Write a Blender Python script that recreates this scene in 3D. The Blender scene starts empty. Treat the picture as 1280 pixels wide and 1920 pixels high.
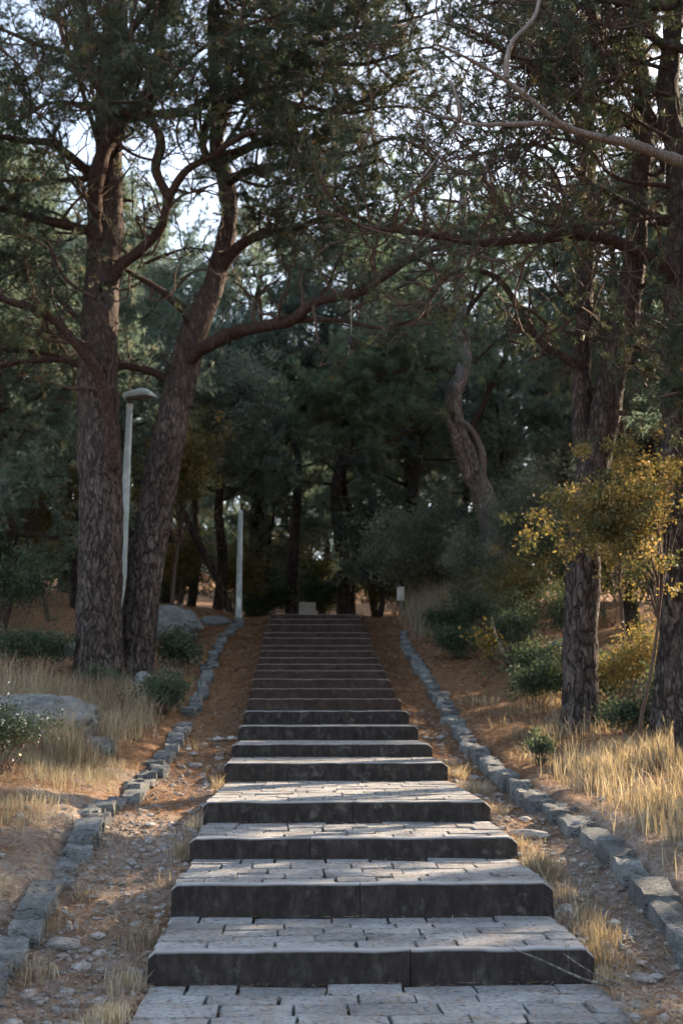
import bpy, math, random
import numpy as np
from mathutils import Vector

# ------------------------------------------------------------------ camera, light, exposure
S = bpy.context.scene
COL = S.collection
R = math.radians
F_PX, PITCH = 2000.0, R(10.3)
YAW = math.atan(66 * math.cos(PITCH) / F_PX)
CAM = np.array([-0.395, 0.0, 1.585])

cam_data = bpy.data.cameras.new('camera')
cam = bpy.data.objects.new('camera', cam_data)
COL.objects.link(cam)
cam.location = CAM
cam.rotation_euler = (math.pi / 2 + PITCH, 0, -YAW)
cam_data.sensor_fit = 'VERTICAL'
cam_data.sensor_height = 36.0
cam_data.lens = F_PX / 1920 * 36.0
cam_data.clip_end = 3000
cam_data.dof.use_dof = True
cam_data.dof.focus_distance = 8.6
cam_data.dof.aperture_fstop = 2.0
S.camera = cam

SUN_AZ = (0.80, 0.60)      # horizontal direction towards the sun
SUN_EL = R(27)
world = bpy.data.worlds.new('World')
S.world = world
world.use_nodes = True
wn = world.node_tree
wn.nodes.clear()
sky = wn.nodes.new('ShaderNodeTexSky')
sky.sky_type = 'NISHITA'
sky.sun_disc = False
sky.sun_elevation = SUN_EL
sky.sun_rotation = math.atan2(SUN_AZ[0], SUN_AZ[1])
sky.air_density = 1.0
sky.dust_density = 2.0
bg = wn.nodes.new('ShaderNodeBackground')
bg.inputs['Strength'].default_value = 0.13
wo = wn.nodes.new('ShaderNodeOutputWorld')
hs = wn.nodes.new('ShaderNodeHueSaturation')
hs.inputs['Saturation'].default_value = 0.70
wn.links.new(sky.outputs[0], hs.inputs['Color'])
wn.links.new(hs.outputs[0], bg.inputs[0])
wn.links.new(bg.outputs[0], wo.inputs[0])

sun_data = bpy.data.lights.new('sun', 'SUN')
sun_data.energy = 4.5
sun_data.angle = R(0.55)
sun_data.color = (1.0, 0.78, 0.56)
sun = bpy.data.objects.new('sun', sun_data)
COL.objects.link(sun)
_h = math.hypot(*SUN_AZ)
sdir = Vector((SUN_AZ[0] / _h * math.cos(SUN_EL), SUN_AZ[1] / _h * math.cos(SUN_EL), math.sin(SUN_EL)))
sun.rotation_euler = sdir.to_track_quat('Z', 'Y').to_euler()

S.view_settings.view_transform = 'Standard'
S.view_settings.look = 'None'
S.view_settings.gamma = 1.0
S.view_settings.exposure = 1.95
S.render.engine = 'CYCLES'
S.cycles.use_denoising = True
S.cycles.max_bounces = 5
S.cycles.diffuse_bounces = 3
S.cycles.use_adaptive_sampling = True
S.cycles.adaptive_threshold = 0.04
S.cycles.debug_use_spatial_splits = True
S.cycles.glossy_bounces = 2
S.cycles.transmission_bounces = 3
S.cycles.transparent_max_bounces = 4
S.cycles.caustics_reflective = False
S.cycles.caustics_refractive = False

# ------------------------------------------------------------------ layout helper: a point at distance Y seen at a place
_p, _s = PITCH, YAW
FW = np.array([math.sin(_s) * math.cos(_p), math.cos(_s) * math.cos(_p), math.sin(_p)])
RT = np.array([math.cos(_s), -math.sin(_s), 0.0])
UP = np.cross(RT, FW)


def at(px, py, Y):
    d = FW + RT * (px - 640) / F_PX + UP * (960 - py) / F_PX
    return CAM + d * (Y / d[1])


# ------------------------------------------------------------------ numpy noise
def _hash(ix, iy, iz, seed):
    ix, iy, iz = np.atleast_1d(ix), np.atleast_1d(iy), np.atleast_1d(iz)
    h = (ix * 374761393 + iy * 668265263 + iz * 1442695041 + (seed * 1274126177) % 4294967296) & 0xFFFFFFFF
    h = ((h ^ (h >> 13)) * 1274126177) & 0xFFFFFFFF
    h = ((h ^ (h >> 16)) * 2246822519) & 0xFFFFFFFF
    return ((h ^ (h >> 15)) & 0xFFFFFF) / float(0xFFFFFF)


def noise(P, seed=0):
    P = np.asarray(P, float)
    i = np.floor(P).astype(np.int64)
    f = P - i
    f = f * f * (3 - 2 * f)
    out = 0
    for dx in (0, 1):
        wx = f[..., 0] if dx else 1 - f[..., 0]
        for dy in (0, 1):
            wy = f[..., 1] if dy else 1 - f[..., 1]
            for dz in (0, 1):
                wz = f[..., 2] if dz else 1 - f[..., 2]
                out = out + wx * wy * wz * _hash(i[..., 0] + dx, i[..., 1] + dy, i[..., 2] + dz, seed)
    return out


def fbm(P, seed=0, octv=4):
    P = np.asarray(P, float)
    a, s, t = 0.0, 1.0, 0.0
    for k in range(octv):
        a = a + s * (noise(P * 2 ** k, seed + k) - 0.5)
        t += s
        s *= 0.5
    return a / t * 2


def n2(x, y, sc, seed=0, octv=4):
    x, y = np.broadcast_arrays(np.asarray(x, float), np.asarray(y, float))
    return fbm(np.stack([x * sc, y * sc, np.zeros_like(x) + 0.37], -1), seed, octv)


# ------------------------------------------------------------------ object helpers
def mesh_np(name, V, Fc, smooth=False, sharp=None, attr=None):
    """V (n,3); Fc list of face arrays (each (m,3) or (m,4))"""
    V = np.ascontiguousarray(V, dtype=np.float32)
    if not isinstance(Fc, (list, tuple)):
        Fc = [Fc]
    Fc = [np.asarray(f, dtype=np.int32) for f in Fc if len(f)]
    m = bpy.data.meshes.new(name)
    m.vertices.add(len(V))
    m.vertices.foreach_set('co', V.ravel())
    loops = np.concatenate([f.ravel() for f in Fc])
    cnt = np.concatenate([np.full(len(f), f.shape[1], np.int32) for f in Fc])
    start = np.concatenate([[0], np.cumsum(cnt)[:-1]]).astype(np.int32)
    m.loops.add(len(loops))
    m.loops.foreach_set('vertex_index', loops)
    m.polygons.add(len(cnt))
    m.polygons.foreach_set('loop_start', start)
    m.polygons.foreach_set('loop_total', cnt)
    if attr is not None:
        a = m.attributes.new('tint', 'FLOAT', 'POINT')
        a.data.foreach_set('value', np.ascontiguousarray(attr, dtype=np.float32))
    m.update(calc_edges=True)
    m.validate()
    m.polygons.foreach_set('use_smooth', np.full(len(m.polygons), bool(smooth)))
    if sharp:
        m.set_sharp_from_angle(angle=R(sharp))
    return m


WLOC = {}


def link(name, mesh, mat=None, parent=None, loc=(0, 0, 0), rotz=0.0, scale=None):
    o = bpy.data.objects.new(name, mesh)
    COL.objects.link(o)
    if mesh is not None and mat is not None and not mesh.materials:
        mesh.materials.append(mat)
    loc = Vector(tuple(float(v) for v in loc))
    WLOC[o] = loc
    if parent is not None:
        o.parent = parent
        o.location = loc - WLOC[parent]
    else:
        o.location = loc
    o.rotation_euler = (0, 0, rotz)
    if scale is not None:
        o.scale = scale
    return o


def tag(o, label=None, cat=None, group=None, kind=None):
    if label:
        o['label'] = label
    if cat:
        o['category'] = cat
    if group:
        o['group'] = group
    if kind:
        o['kind'] = kind
    return o


def thing(name, loc, label, cat, group=None):
    return tag(link(name, None, loc=loc), label, cat, group)


def copy_tree(root, loc, rotz=0.0, scale=1.0, label=None, group=None):
    r = root.copy()
    COL.objects.link(r)
    r.location = loc
    r.rotation_euler = (0, 0, rotz)
    r.scale = (scale, scale, scale) if not isinstance(scale, tuple) else scale
    if label:
        r['label'] = label
    if group:
        r['group'] = group
    for ch in root.children:
        c = ch.copy()
        COL.objects.link(c)
        c.parent = r
        for g in ch.children:
            d = g.copy()
            COL.objects.link(d)
            d.parent = c
    return r


# ------------------------------------------------------------------ materials
def new_mat(name):
    m = bpy.data.materials.new(name)
    m.use_nodes = True
    nt = m.node_tree
    nt.nodes.clear()
    out = nt.nodes.new('ShaderNodeOutputMaterial')
    return m, nt, out


class NB:
    def __init__(self, nt):
        self.nt = nt

    def n(self, typ, **kw):
        nd = self.nt.nodes.new(typ)
        for k, v in kw.items():
            if k in ('i',):
                for kk, vv in v.items():
                    nd.inputs[kk].default_value = vv
            else:
                setattr(nd, k, v)
        return nd

    def l(self, a, b):
        self.nt.links.new(a, b)

    def noise(self, vec, scale, detail=6, rough=0.6):
        nd = self.n('ShaderNodeTexNoise', i={'Scale': scale, 'Detail': detail, 'Roughness': rough})
        if vec is not None:
            self.l(vec, nd.inputs['Vector'])
        return nd.outputs['Fac']

    def ramp(self, fac, stops, interp='LINEAR'):
        nd = self.n('ShaderNodeValToRGB')
        cr = nd.color_ramp
        cr.interpolation = interp
        while len(cr.elements) < len(stops):
            cr.elements.new(0.5)
        for e, (p, c) in zip(cr.elements, stops):
            e.position = p
            e.color = (*c, 1) if len(c) == 3 else c
        self.l(fac, nd.inputs['Fac'])
        return nd.outputs['Color']

    def mix(self, fac, a, b, blend='MIX'):
        nd = self.n('ShaderNodeMix', data_type='RGBA', blend_type=blend)
        for idx, v in ((0, fac), (6, a), (7, b)):
            if isinstance(v, (int, float)):
                nd.inputs[idx].default_value = v
            elif isinstance(v, tuple):
                nd.inputs[idx].default_value = (*v, 1) if len(v) == 3 else v
            else:
                self.l(v, nd.inputs[idx])
        return nd.outputs[2]

    def math(self, op, a, b=None):
        nd = self.n('ShaderNodeMath', operation=op)
        for idx, v in ((0, a), (1, b)):
            if v is None:
                continue
            if isinstance(v, (int, float)):
                nd.inputs[idx].default_value = v
            else:
                self.l(v, nd.inputs[idx])
        return nd.outputs[0]

    def bump(self, h, strength, dist, prev=None):
        nd = self.n('ShaderNodeBump', i={'Strength': strength, 'Distance': dist})
        self.l(h, nd.inputs['Height'])
        if prev is not None:
            self.l(prev, nd.inputs['Normal'])
        return nd.outputs['Normal']

    def mapping(self, vec, scale):
        nd = self.n('ShaderNodeMapping', i={'Scale': scale})
        self.l(vec, nd.inputs['Vector'])
        return nd.outputs[0]

    def principled(self, color, rough=0.9, normal=None, out=None, spec=0.2, metal=0.0):
        nd = self.n('ShaderNodeBsdfPrincipled')
        if isinstance(color, tuple):
            nd.inputs['Base Color'].default_value = (*color, 1)
        else:
            self.l(color, nd.inputs['Base Color'])
        if isinstance(rough, (int, float)):
            nd.inputs['Roughness'].default_value = rough
        else:
            self.l(rough, nd.inputs['Roughness'])
        nd.inputs['Specular IOR Level'].default_value = spec
        nd.inputs['Metallic'].default_value = metal
        if normal is not None:
            self.l(normal, nd.inputs['Normal'])
        if out is not None:
            self.l(nd.outputs[0], out.inputs['Surface'])
        return nd.outputs[0]


def pos_world(b):
    return b.n('ShaderNodeNewGeometry').outputs['Position']


def mat_stone(name, c_lo, c_mid, c_hi, crack=0.5, bump=0.012, lichen=(0.30, 0.33, 0.31), rnd=0.25, scale=1.0):
    m, nt, out = new_mat(name)
    b = NB(nt)
    g = pos_world(b)
    n1 = b.noise(g, 3.2 * scale, 8, 0.65)
    n3 = b.noise(b.mapping(g, (1.0, 2.2, 2.2)), 26 * scale, 6, 0.7)
    n4 = b.noise(g, 90 * scale, 4, 0.6)
    col = b.ramp(n1, [(0.30, c_lo), (0.5, c_mid), (0.72, c_hi)])
    col = b.mix(b.ramp(n3, [(0.37, (1, 1, 1)), (0.49, (0, 0, 0))]), col, tuple(v * 0.30 for v in c_lo))
    li = b.ramp(b.noise(g, 9 * scale, 5, 0.7), [(0.56, (0, 0, 0)), (0.68, (1, 1, 1))])
    col = b.mix(b.math('MULTIPLY', li, 0.55), col, lichen)
    oi = b.n('ShaderNodeObjectInfo').outputs['Random']
    hsv = b.n('ShaderNodeHueSaturation')
    mr = b.n('ShaderNodeMapRange', i={'To Min': 1.0 - rnd, 'To Max': 1.0 + rnd})
    b.l(oi, mr.inputs['Value'])
    b.l(mr.outputs[0], hsv.inputs['Value'])
    b.l(col, hsv.inputs['Color'])
    nm = b.bump(n3, 0.9, bump)
    nm = b.bump(n4, 0.5, bump * 0.3, nm)
    b.principled(hsv.outputs[0], 0.88, nm, out, 0.25)
    return m


def mat_leaf(name, colors, trans=0.35, rough=0.55, spec=0.35, rnd_obj=0.12, through=(2.0, 1.8, 1.15)):
    """leaf material: colour by the leaf's own tint, some light passes through"""
    m, nt, out = new_mat(name)
    b = NB(nt)
    at_ = b.n('ShaderNodeAttribute', attribute_name='tint').outputs['Fac']
    k = len(colors) - 1
    col = b.ramp(at_, [(i / k, c) for i, c in enumerate(colors)])
    oi = b.n('ShaderNodeObjectInfo').outputs['Random']
    hsv = b.n('ShaderNodeHueSaturation')
    mr = b.n('ShaderNodeMapRange', i={'To Min': 1.0 - rnd_obj, 'To Max': 1.0 + rnd_obj})
    b.l(oi, mr.inputs['Value'])
    b.l(mr.outputs[0], hsv.inputs['Value'])
    b.l(col, hsv.inputs['Color'])
    p = b.principled(hsv.outputs[0], rough, None, None, spec)
    t = b.n('ShaderNodeBsdfTranslucent')
    tc = b.mix(1.0, hsv.outputs[0], through, 'MULTIPLY')
    b.l(tc, t.inputs['Color'])
    mx = b.n('ShaderNodeMixShader', i={0: trans})
    b.l(p, mx.inputs[1])
    b.l(t.outputs[0], mx.inputs[2])
    b.l(mx.outputs[0], out.inputs['Surface'])
    return m


def mat_bark(name, plate, plate2, crack, su=9.0, sv=3.0, bump=0.035, red=0.0):
    m, nt, out = new_mat(name)
    b = NB(nt)
    g = b.n('ShaderNodeTexCoord').outputs['Object']
    mp = b.mapping(g, (su, su, sv))
    def vein(vec, scale, lo, hi):
        nd = b.n('ShaderNodeTexNoise', i={'Scale': scale, 'Detail': 3.0, 'Roughness': 0.55, 'Distortion': 0.35})
        b.l(vec, nd.inputs['Vector'])
        d = b.math('ABSOLUTE', b.math('SUBTRACT', nd.outputs['Fac'], 0.5))
        return b.ramp(d, [(lo, (0, 0, 0)), (hi, (1, 1, 1))])
    tone = b.n('ShaderNodeTexNoise', i={'Scale': 0.55, 'Detail': 3.0, 'Roughness': 0.6})
    b.l(mp, tone.inputs['Vector'])
    hz = b.n('ShaderNodeSeparateXYZ')
    b.l(g, hz.inputs[0])
    big = b.noise(g, 1.1, 4, 0.6)
    upper = b.ramp(b.math('MULTIPLY', b.math('ADD', hz.outputs['Z'], b.math('MULTIPLY', big, 3.0)), 0.1), [(0.42, (0, 0, 0)), (0.85, (1, 1, 1))])
    edge = b.math('MULTIPLY', vein(mp, 1.0, 0.005, 0.085), b.math('ADD', b.math('MULTIPLY', vein(mp, 2.1, 0.0, 0.10), 0.6), 0.4))
    fine = b.noise(b.mapping(g, (1, 1, 0.5)), 42, 6, 0.65)
    col = b.mix(b.ramp(tone.outputs['Fac'], [(0.35, (0, 0, 0)), (0.65, (1, 1, 1))]), plate, plate2)
    col = b.mix(b.math('MULTIPLY', fine, 0.7), col, tuple(v * 0.35 for v in plate))
    col = b.mix(b.math('MULTIPLY', upper, 0.40), col, tuple(v * k for v, k in zip(plate2, (.80, .66, .58))))
    col = b.mix(b.ramp(big, [(0.40, (0, 0, 0)), (0.62, (0.45, 0.45, 0.45))]), col, tuple(v * 1.2 for v in plate2))
    edge = b.math('MAXIMUM', edge, b.math('MULTIPLY', upper, 0.30))
    col = b.mix(edge, crack, col)
    nm = b.bump(edge, 1.0, bump)
    nm = b.bump(fine, 0.6, bump * 0.35, nm)
    b.principled(col, 0.92, nm, out, 0.15)
    return m


def mat_plain(name, c1, c2, scale=12, rough=0.6, bump=0.0, spec=0.3, metal=0.0):
    m, nt, out = new_mat(name)
    b = NB(nt)
    g = pos_world(b)
    n = b.noise(g, scale, 6, 0.65)
    col = b.ramp(n, [(0.32, c1), (0.68, c2)])
    nm = b.bump(n, 0.6, bump) if bump else None
    b.principled(col, rough, nm, out, spec, metal)
    return m


M = {}
M['paving'] = mat_stone('paving_limestone', (0.195, 0.198, 0.195), (0.295, 0.298, 0.293), (0.385, 0.385, 0.378), rnd=0.18)
M['wallstone'] = mat_stone('edging_limestone', (0.10, 0.107, 0.106), (0.18, 0.19, 0.188), (0.28, 0.29, 0.285), bump=0.035, rnd=0.28)
M['boulder'] = mat_stone('boulder_limestone', (0.12, 0.13, 0.13), (0.21, 0.225, 0.225), (0.33, 0.34, 0.335), bump=0.04, rnd=0.12)
M['pebble'] = mat_stone('pebble_limestone', (0.22, 0.20, 0.178), (0.33, 0.305, 0.28), (0.46, 0.435, 0.41), bump=0.006, rnd=0.25)
M['needle'] = mat_leaf('pine_needles', [(0.020, 0.036, 0.026), (0.038, 0.062, 0.042), (0.058, 0.086, 0.050), (0.082, 0.102, 0.052), (0.16, 0.11, 0.05)], 0.30)
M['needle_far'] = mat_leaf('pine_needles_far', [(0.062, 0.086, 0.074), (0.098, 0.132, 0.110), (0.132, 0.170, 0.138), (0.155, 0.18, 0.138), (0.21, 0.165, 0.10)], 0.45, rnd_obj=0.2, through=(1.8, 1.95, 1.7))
M['needle_soft'] = mat_leaf('soft_pine_needles', [(0.075, 0.115, 0.082), (0.105, 0.155, 0.108), (0.135, 0.185, 0.122), (0.165, 0.20, 0.125), (0.20, 0.18, 0.10)], 0.5, through=(2.0, 2.1, 1.7))
M['oak'] = mat_leaf('oak_leaves', [(0.045, 0.062, 0.034), (0.082, 0.090, 0.042), (0.14, 0.120, 0.050), (0.21, 0.155, 0.062), (0.29, 0.22, 0.10)], 0.35, 0.65, 0.2)
M['olive'] = mat_leaf('olive_leaves', [(0.080, 0.110, 0.088), (0.125, 0.160, 0.132), (0.18, 0.215, 0.185), (0.24, 0.27, 0.235)], 0.35, 0.45, 0.4)
M['shrub'] = mat_leaf('shrub_leaves', [(0.028, 0.047, 0.034), (0.048, 0.076, 0.052), (0.072, 0.104, 0.066), (0.105, 0.125, 0.07)], 0.28, 0.7, 0.15)
M['yellow'] = mat_leaf('yellow_leaves', [(0.08, 0.085, 0.03), (0.19, 0.145, 0.04), (0.28, 0.20, 0.055)], 0.4)
M['flowerleaf'] = mat_leaf('pale_bush_leaves', [(0.035, 0.060, 0.035), (0.07, 0.10, 0.055), (0.13, 0.15, 0.09)], 0.3)
M['flower'] = mat_leaf('white_flowers', [(0.62, 0.60, 0.52), (0.78, 0.76, 0.70)], 0.3)
M['straw'] = mat_leaf('dry_grass', [(0.09, 0.075, 0.056), (0.19, 0.160, 0.120), (0.32, 0.277, 0.215), (0.47, 0.42, 0.34)], 0.35, 0.6, 0.25)
M['greygrass'] = mat_leaf('faded_grass', [(0.13, 0.115, 0.085), (0.24, 0.215, 0.165), (0.34, 0.31, 0.24)], 0.3, 0.7, 0.2)
M['litter'] = mat_leaf('fallen_needles', [(0.13, 0.066, 0.034), (0.24, 0.125, 0.062), (0.34, 0.20, 0.11), (0.44, 0.36, 0.26)], 0.1, 0.75, 0.2)
M['bark'] = mat_bark('pine_bark', (0.125, 0.100, 0.089), (0.185, 0.155, 0.142), (0.018, 0.014, 0.0125))
M['bark_red'] = mat_bark('red_pine_bark', (0.085, 0.056, 0.046), (0.12, 0.085, 0.071), (0.026, 0.017, 0.014), 16, 7, 0.014)
M['bark_pale'] = mat_bark('pale_pine_bark', (0.36, 0.34, 0.325), (0.50, 0.48, 0.46), (0.09, 0.078, 0.07))
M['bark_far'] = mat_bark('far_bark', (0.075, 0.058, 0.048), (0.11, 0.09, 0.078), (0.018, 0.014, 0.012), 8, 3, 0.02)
M['deadwood'] = mat_bark('weathered_wood', (0.30, 0.28, 0.265), (0.41, 0.39, 0.37), (0.10, 0.085, 0.078), 30, 3.0, 0.008)
M['twig'] = mat_plain('twig_bark', (0.055, 0.036, 0.028), (0.105, 0.072, 0.056), 30, 0.9, 0.004)
M['lamp'] = mat_plain('lamp_paint', (0.25, 0.30, 0.30), (0.46, 0.52, 0.52), 5, 0.5, 0.002, 0.4)
M['lamp_dark'] = mat_plain('lamp_fitting', (0.05, 0.05, 0.05), (0.09, 0.085, 0.08), 9, 0.4)
M['zinc'] = mat_plain('zinc_collar', (0.45, 0.47, 0.47), (0.6, 0.62, 0.62), 14, 0.4, 0, 0.5, 0.3)
M['lens'] = mat_plain('lamp_lens', (0.12, 0.115, 0.105), (0.18, 0.17, 0.155), 10, 0.25, 0, 0.5)
M['soil'] = mat_plain('joint_soil', (0.045, 0.036, 0.029), (0.13, 0.10, 0.075), 30, 0.95, 0.01)
M['whitebox'] = mat_plain('white_paint', (0.48, 0.49, 0.47), (0.66, 0.66, 0.64), 8, 0.6)
M['black'] = mat_plain('black_rubber', (0.012, 0.011, 0.012), (0.03, 0.027, 0.028), 20, 0.5)
M['cord'] = mat_plain('pale_cord', (0.45, 0.44, 0.40), (0.6, 0.58, 0.54), 40, 0.8)


def mat_kerb(name, brown):
    m, nt, out = new_mat(name)
    b = NB(nt)
    g = pos_world(b)
    n1 = b.noise(g, 4, 7, 0.7)
    n2_ = b.noise(b.mapping(g, (1, 1, 0.45)), 16, 7, 0.7)
    n3 = b.noise(g, 120, 4, 0.6)
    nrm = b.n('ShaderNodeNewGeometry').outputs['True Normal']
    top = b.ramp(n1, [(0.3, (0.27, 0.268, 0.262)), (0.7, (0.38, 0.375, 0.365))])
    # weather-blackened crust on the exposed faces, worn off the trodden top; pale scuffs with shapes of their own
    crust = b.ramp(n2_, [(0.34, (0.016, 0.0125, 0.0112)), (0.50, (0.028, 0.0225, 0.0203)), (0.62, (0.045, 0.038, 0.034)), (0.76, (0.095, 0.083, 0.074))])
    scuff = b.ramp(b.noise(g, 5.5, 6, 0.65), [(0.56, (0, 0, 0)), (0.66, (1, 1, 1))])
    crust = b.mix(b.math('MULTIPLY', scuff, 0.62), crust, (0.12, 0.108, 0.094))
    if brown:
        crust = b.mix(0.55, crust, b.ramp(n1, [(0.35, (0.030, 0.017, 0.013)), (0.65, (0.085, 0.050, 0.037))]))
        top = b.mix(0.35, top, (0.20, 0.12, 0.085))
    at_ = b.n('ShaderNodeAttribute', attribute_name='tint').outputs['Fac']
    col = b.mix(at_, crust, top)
    nm = b.bump(n2_, 0.5, 0.006)
    nm = b.bump(n3, 0.5, 0.002, nm)
    b.principled(col, 0.85, nm, out, 0.25)
    return m


M['kerb'] = mat_kerb('kerb_concrete', False)
M['kerb_brown'] = mat_kerb('needle_stained_kerb', True)


def mat_ground():
    m, nt, out = new_mat('ground_litter')
    b = NB(nt)
    g = pos_world(b)
    a = b.n('ShaderNodeAttribute', attribute_name='tint').outputs['Fac']
    n1 = b.noise(g, 1.3, 8, 0.7)
    n2_ = b.noise(g, 14, 8, 0.75)
    n3 = b.noise(g, 70, 5, 0.7)
    litter = b.ramp(n2_, [(0.30, (0.080, 0.045, 0.027)), (0.46, (0.22, 0.122, 0.068)), (0.58, (0.35, 0.215, 0.125)), (0.75, (0.46, 0.345, 0.24))])
    grit = b.ramp(n2_, [(0.28, (0.15, 0.105, 0.076)), (0.5, (0.32, 0.25, 0.198)), (0.75, (0.47, 0.41, 0.35))])
    vo = b.n('ShaderNodeTexVoronoi', feature='F1', i={'Scale': 34.0})
    b.l(g, vo.inputs['Vector'])
    sep = b.n('ShaderNodeSeparateColor')
    b.l(vo.outputs['Color'], sep.inputs[0])
    peb = b.ramp(sep.outputs[0], [(0.55, (0, 0, 0)), (0.62, (1, 1, 1))])
    grit = b.mix(b.math('MULTIPLY', peb, 0.55), grit, (0.40, 0.38, 0.355))
    f = b.math('ADD', a, b.math('MULTIPLY', b.math('SUBTRACT', n1, 0.5), 1.1))
    fac = b.ramp(f, [(0.38, (0, 0, 0)), (0.62, (1, 1, 1))])
    col = b.mix(fac, grit, litter)
    nm = b.bump(n2_, 1.0, 0.05)
    nm = b.bump(n3, 0.9, 0.012, nm)
    b.principled(col, 0.95, nm, out, 0.12)
    return m


M['ground'] = mat_ground()

# ------------------------------------------------------------------ terrain
D = [6.57, 7.6, 8.8, 9.99, 12.76, 14.18, 15.8, 17.06, 18.33, 19.6, 20.4, 21.2, 22.1, 23.0, 23.9, 24.7, 25.5, 26.3, 27.1, 27.8, 28.5]
Z = [0.183, 0.393, 0.553, 0.73, 0.933, 1.097, 1.299, 1.506, 1.705, 1.894, 2.086, 2.271, 2.43, 2.6, 2.793, 2.955, 3.176, 3.357, 3.612, 3.803, 3.987]
LW = np.array([(-2.15, 4.6), (-2.15, 6.62), (-2.19, 6.94), (-2.2, 7.47), (-2.2, 8.0), (-2.2, 8.73), (-2.23, 9.31), (-2.30, 10.3), (-2.2, 11.2), (-2.21, 13.2), (-2.22, 15.1), (-2.25, 16.6), (-2.33, 19.8), (-2.39, 22.5), (-2.44, 24.75), (-2.46, 26.5), (-2.25, 27.7)])
RW = np.array([(2.02, 4.6), (2.01, 7.12), (2.04, 7.84), (2.04, 8.4), (2.03, 9.1), (1.96, 9.9), (1.88, 11.16), (1.90, 13.14), (1.87, 14.56), (1.93, 16.46), (1.99, 19.24), (1.97, 21.57), (1.96, 24.24), (2.02, 26.8)])


def base(y):
    return np.interp(y, [-60, 6.57] + D[1:] + [29, 37, 60, 100, 400], [-0.6, 0] + Z[:-1] + [Z[-1], Z[-1] + 0.2, Z[-1] + 2.6, Z[-1] + 9, Z[-1] + 45])


def sstep(a, b, x):
    t = np.clip((x - a) / (b - a), 0, 1)
    return t * t * (3 - 2 * t)


def xoff(y):
    return -0.0085 * np.clip(np.asarray(y, float) - 8, 0, 21)


def Gh(x, y, under=True):
    x = np.asarray(x, float)
    y = np.asarray(y, float)
    z = base(y)
    xl = np.interp(y, LW[:, 1], LW[:, 0])
    xr = np.interp(y, RW[:, 1], RW[:, 0])
    dl = np.clip(xl - x, 0, None)
    dr = np.clip(x - xr, 0, None)
    near = sstep(4.0, 7.5, y)
    z = z + near * (0.05 + 0.03 * sstep(0, .3, dl)) * sstep(0.0, 0.25, dl) + near * np.clip(dl, 0, 6) * 0.115
    z = z + near * 0.13 * sstep(0.0, 0.25, dr) + near * np.clip(dr, 0, 6) * 0.055
    z = z + np.clip(dl - 8, 0, 60) * 0.05 + np.clip(dr - 8, 0, 60) * 0.03
    bank = sstep(0.1, 0.8, np.maximum(dl, dr))
    z = z + n2(x, y, 0.55, 5, 3) * 0.16 * bank + n2(x, y, 2.3, 9, 3) * 0.055
    # a shallow gutter beside the steps
    xc = x - xoff(y)
    gut = np.exp(-((np.abs(xc) - 1.65) / 0.28) ** 2)
    z = z - 0.055 * gut * sstep(5, 8, y)
    z = z + n2(x, y, 9, 21, 2) * 0.034
    if under:
        s = sstep(1.30, 1.14, np.abs(xc)) * sstep(3.2, 3.4, y) * (1 - sstep(28.7, 29.0, y))
        z = z - 0.36 * s
    return z


def cover(x, y):
    """0 = gritty, 1 = needle litter"""
    x = np.asarray(x, float)
    up_ = sstep(8.5, 16, y)
    side = sstep(2.3, 3.4, np.abs(x))
    c = 0.36 + 0.44 * up_ + 0.25 * side * (1 - up_)
    return np.clip(c + 0.25 * n2(x, y, 0.8, 77, 3), 0, 1)


def build_ground():
    xs = np.concatenate([-np.geomspace(6.2, 420, 56)[::-1], np.arange(-6.0, 6.01, 0.085), np.geomspace(6.2, 420, 56)])
    ys = np.concatenate([-np.geomspace(0.6, 160, 30)[::-1], np.arange(0, 4, 0.25), np.arange(4.0, 14, 0.075), np.arange(14, 32, 0.13), np.geomspace(32, 600, 66)])
    X, Y = np.meshgrid(xs, ys)
    Zg = Gh(X, Y)
    V = np.stack([X, Y, Zg], -1).reshape(-1, 3)
    nx, ny = len(xs), len(ys)
    idx = np.arange(nx * ny).reshape(ny, nx)
    Fq = np.stack([idx[:-1, :-1], idx[:-1, 1:], idx[1:, 1:], idx[1:, :-1]], -1).reshape(-1, 4)
    m = mesh_np('ground', V, Fq, True, attr=cover(V[:, 0], V[:, 1]))
    tag(link('ground', m, M['ground']), kind='structure')


build_ground()

# ------------------------------------------------------------------ stairs
RNG = np.random.default_rng(7)


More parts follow.
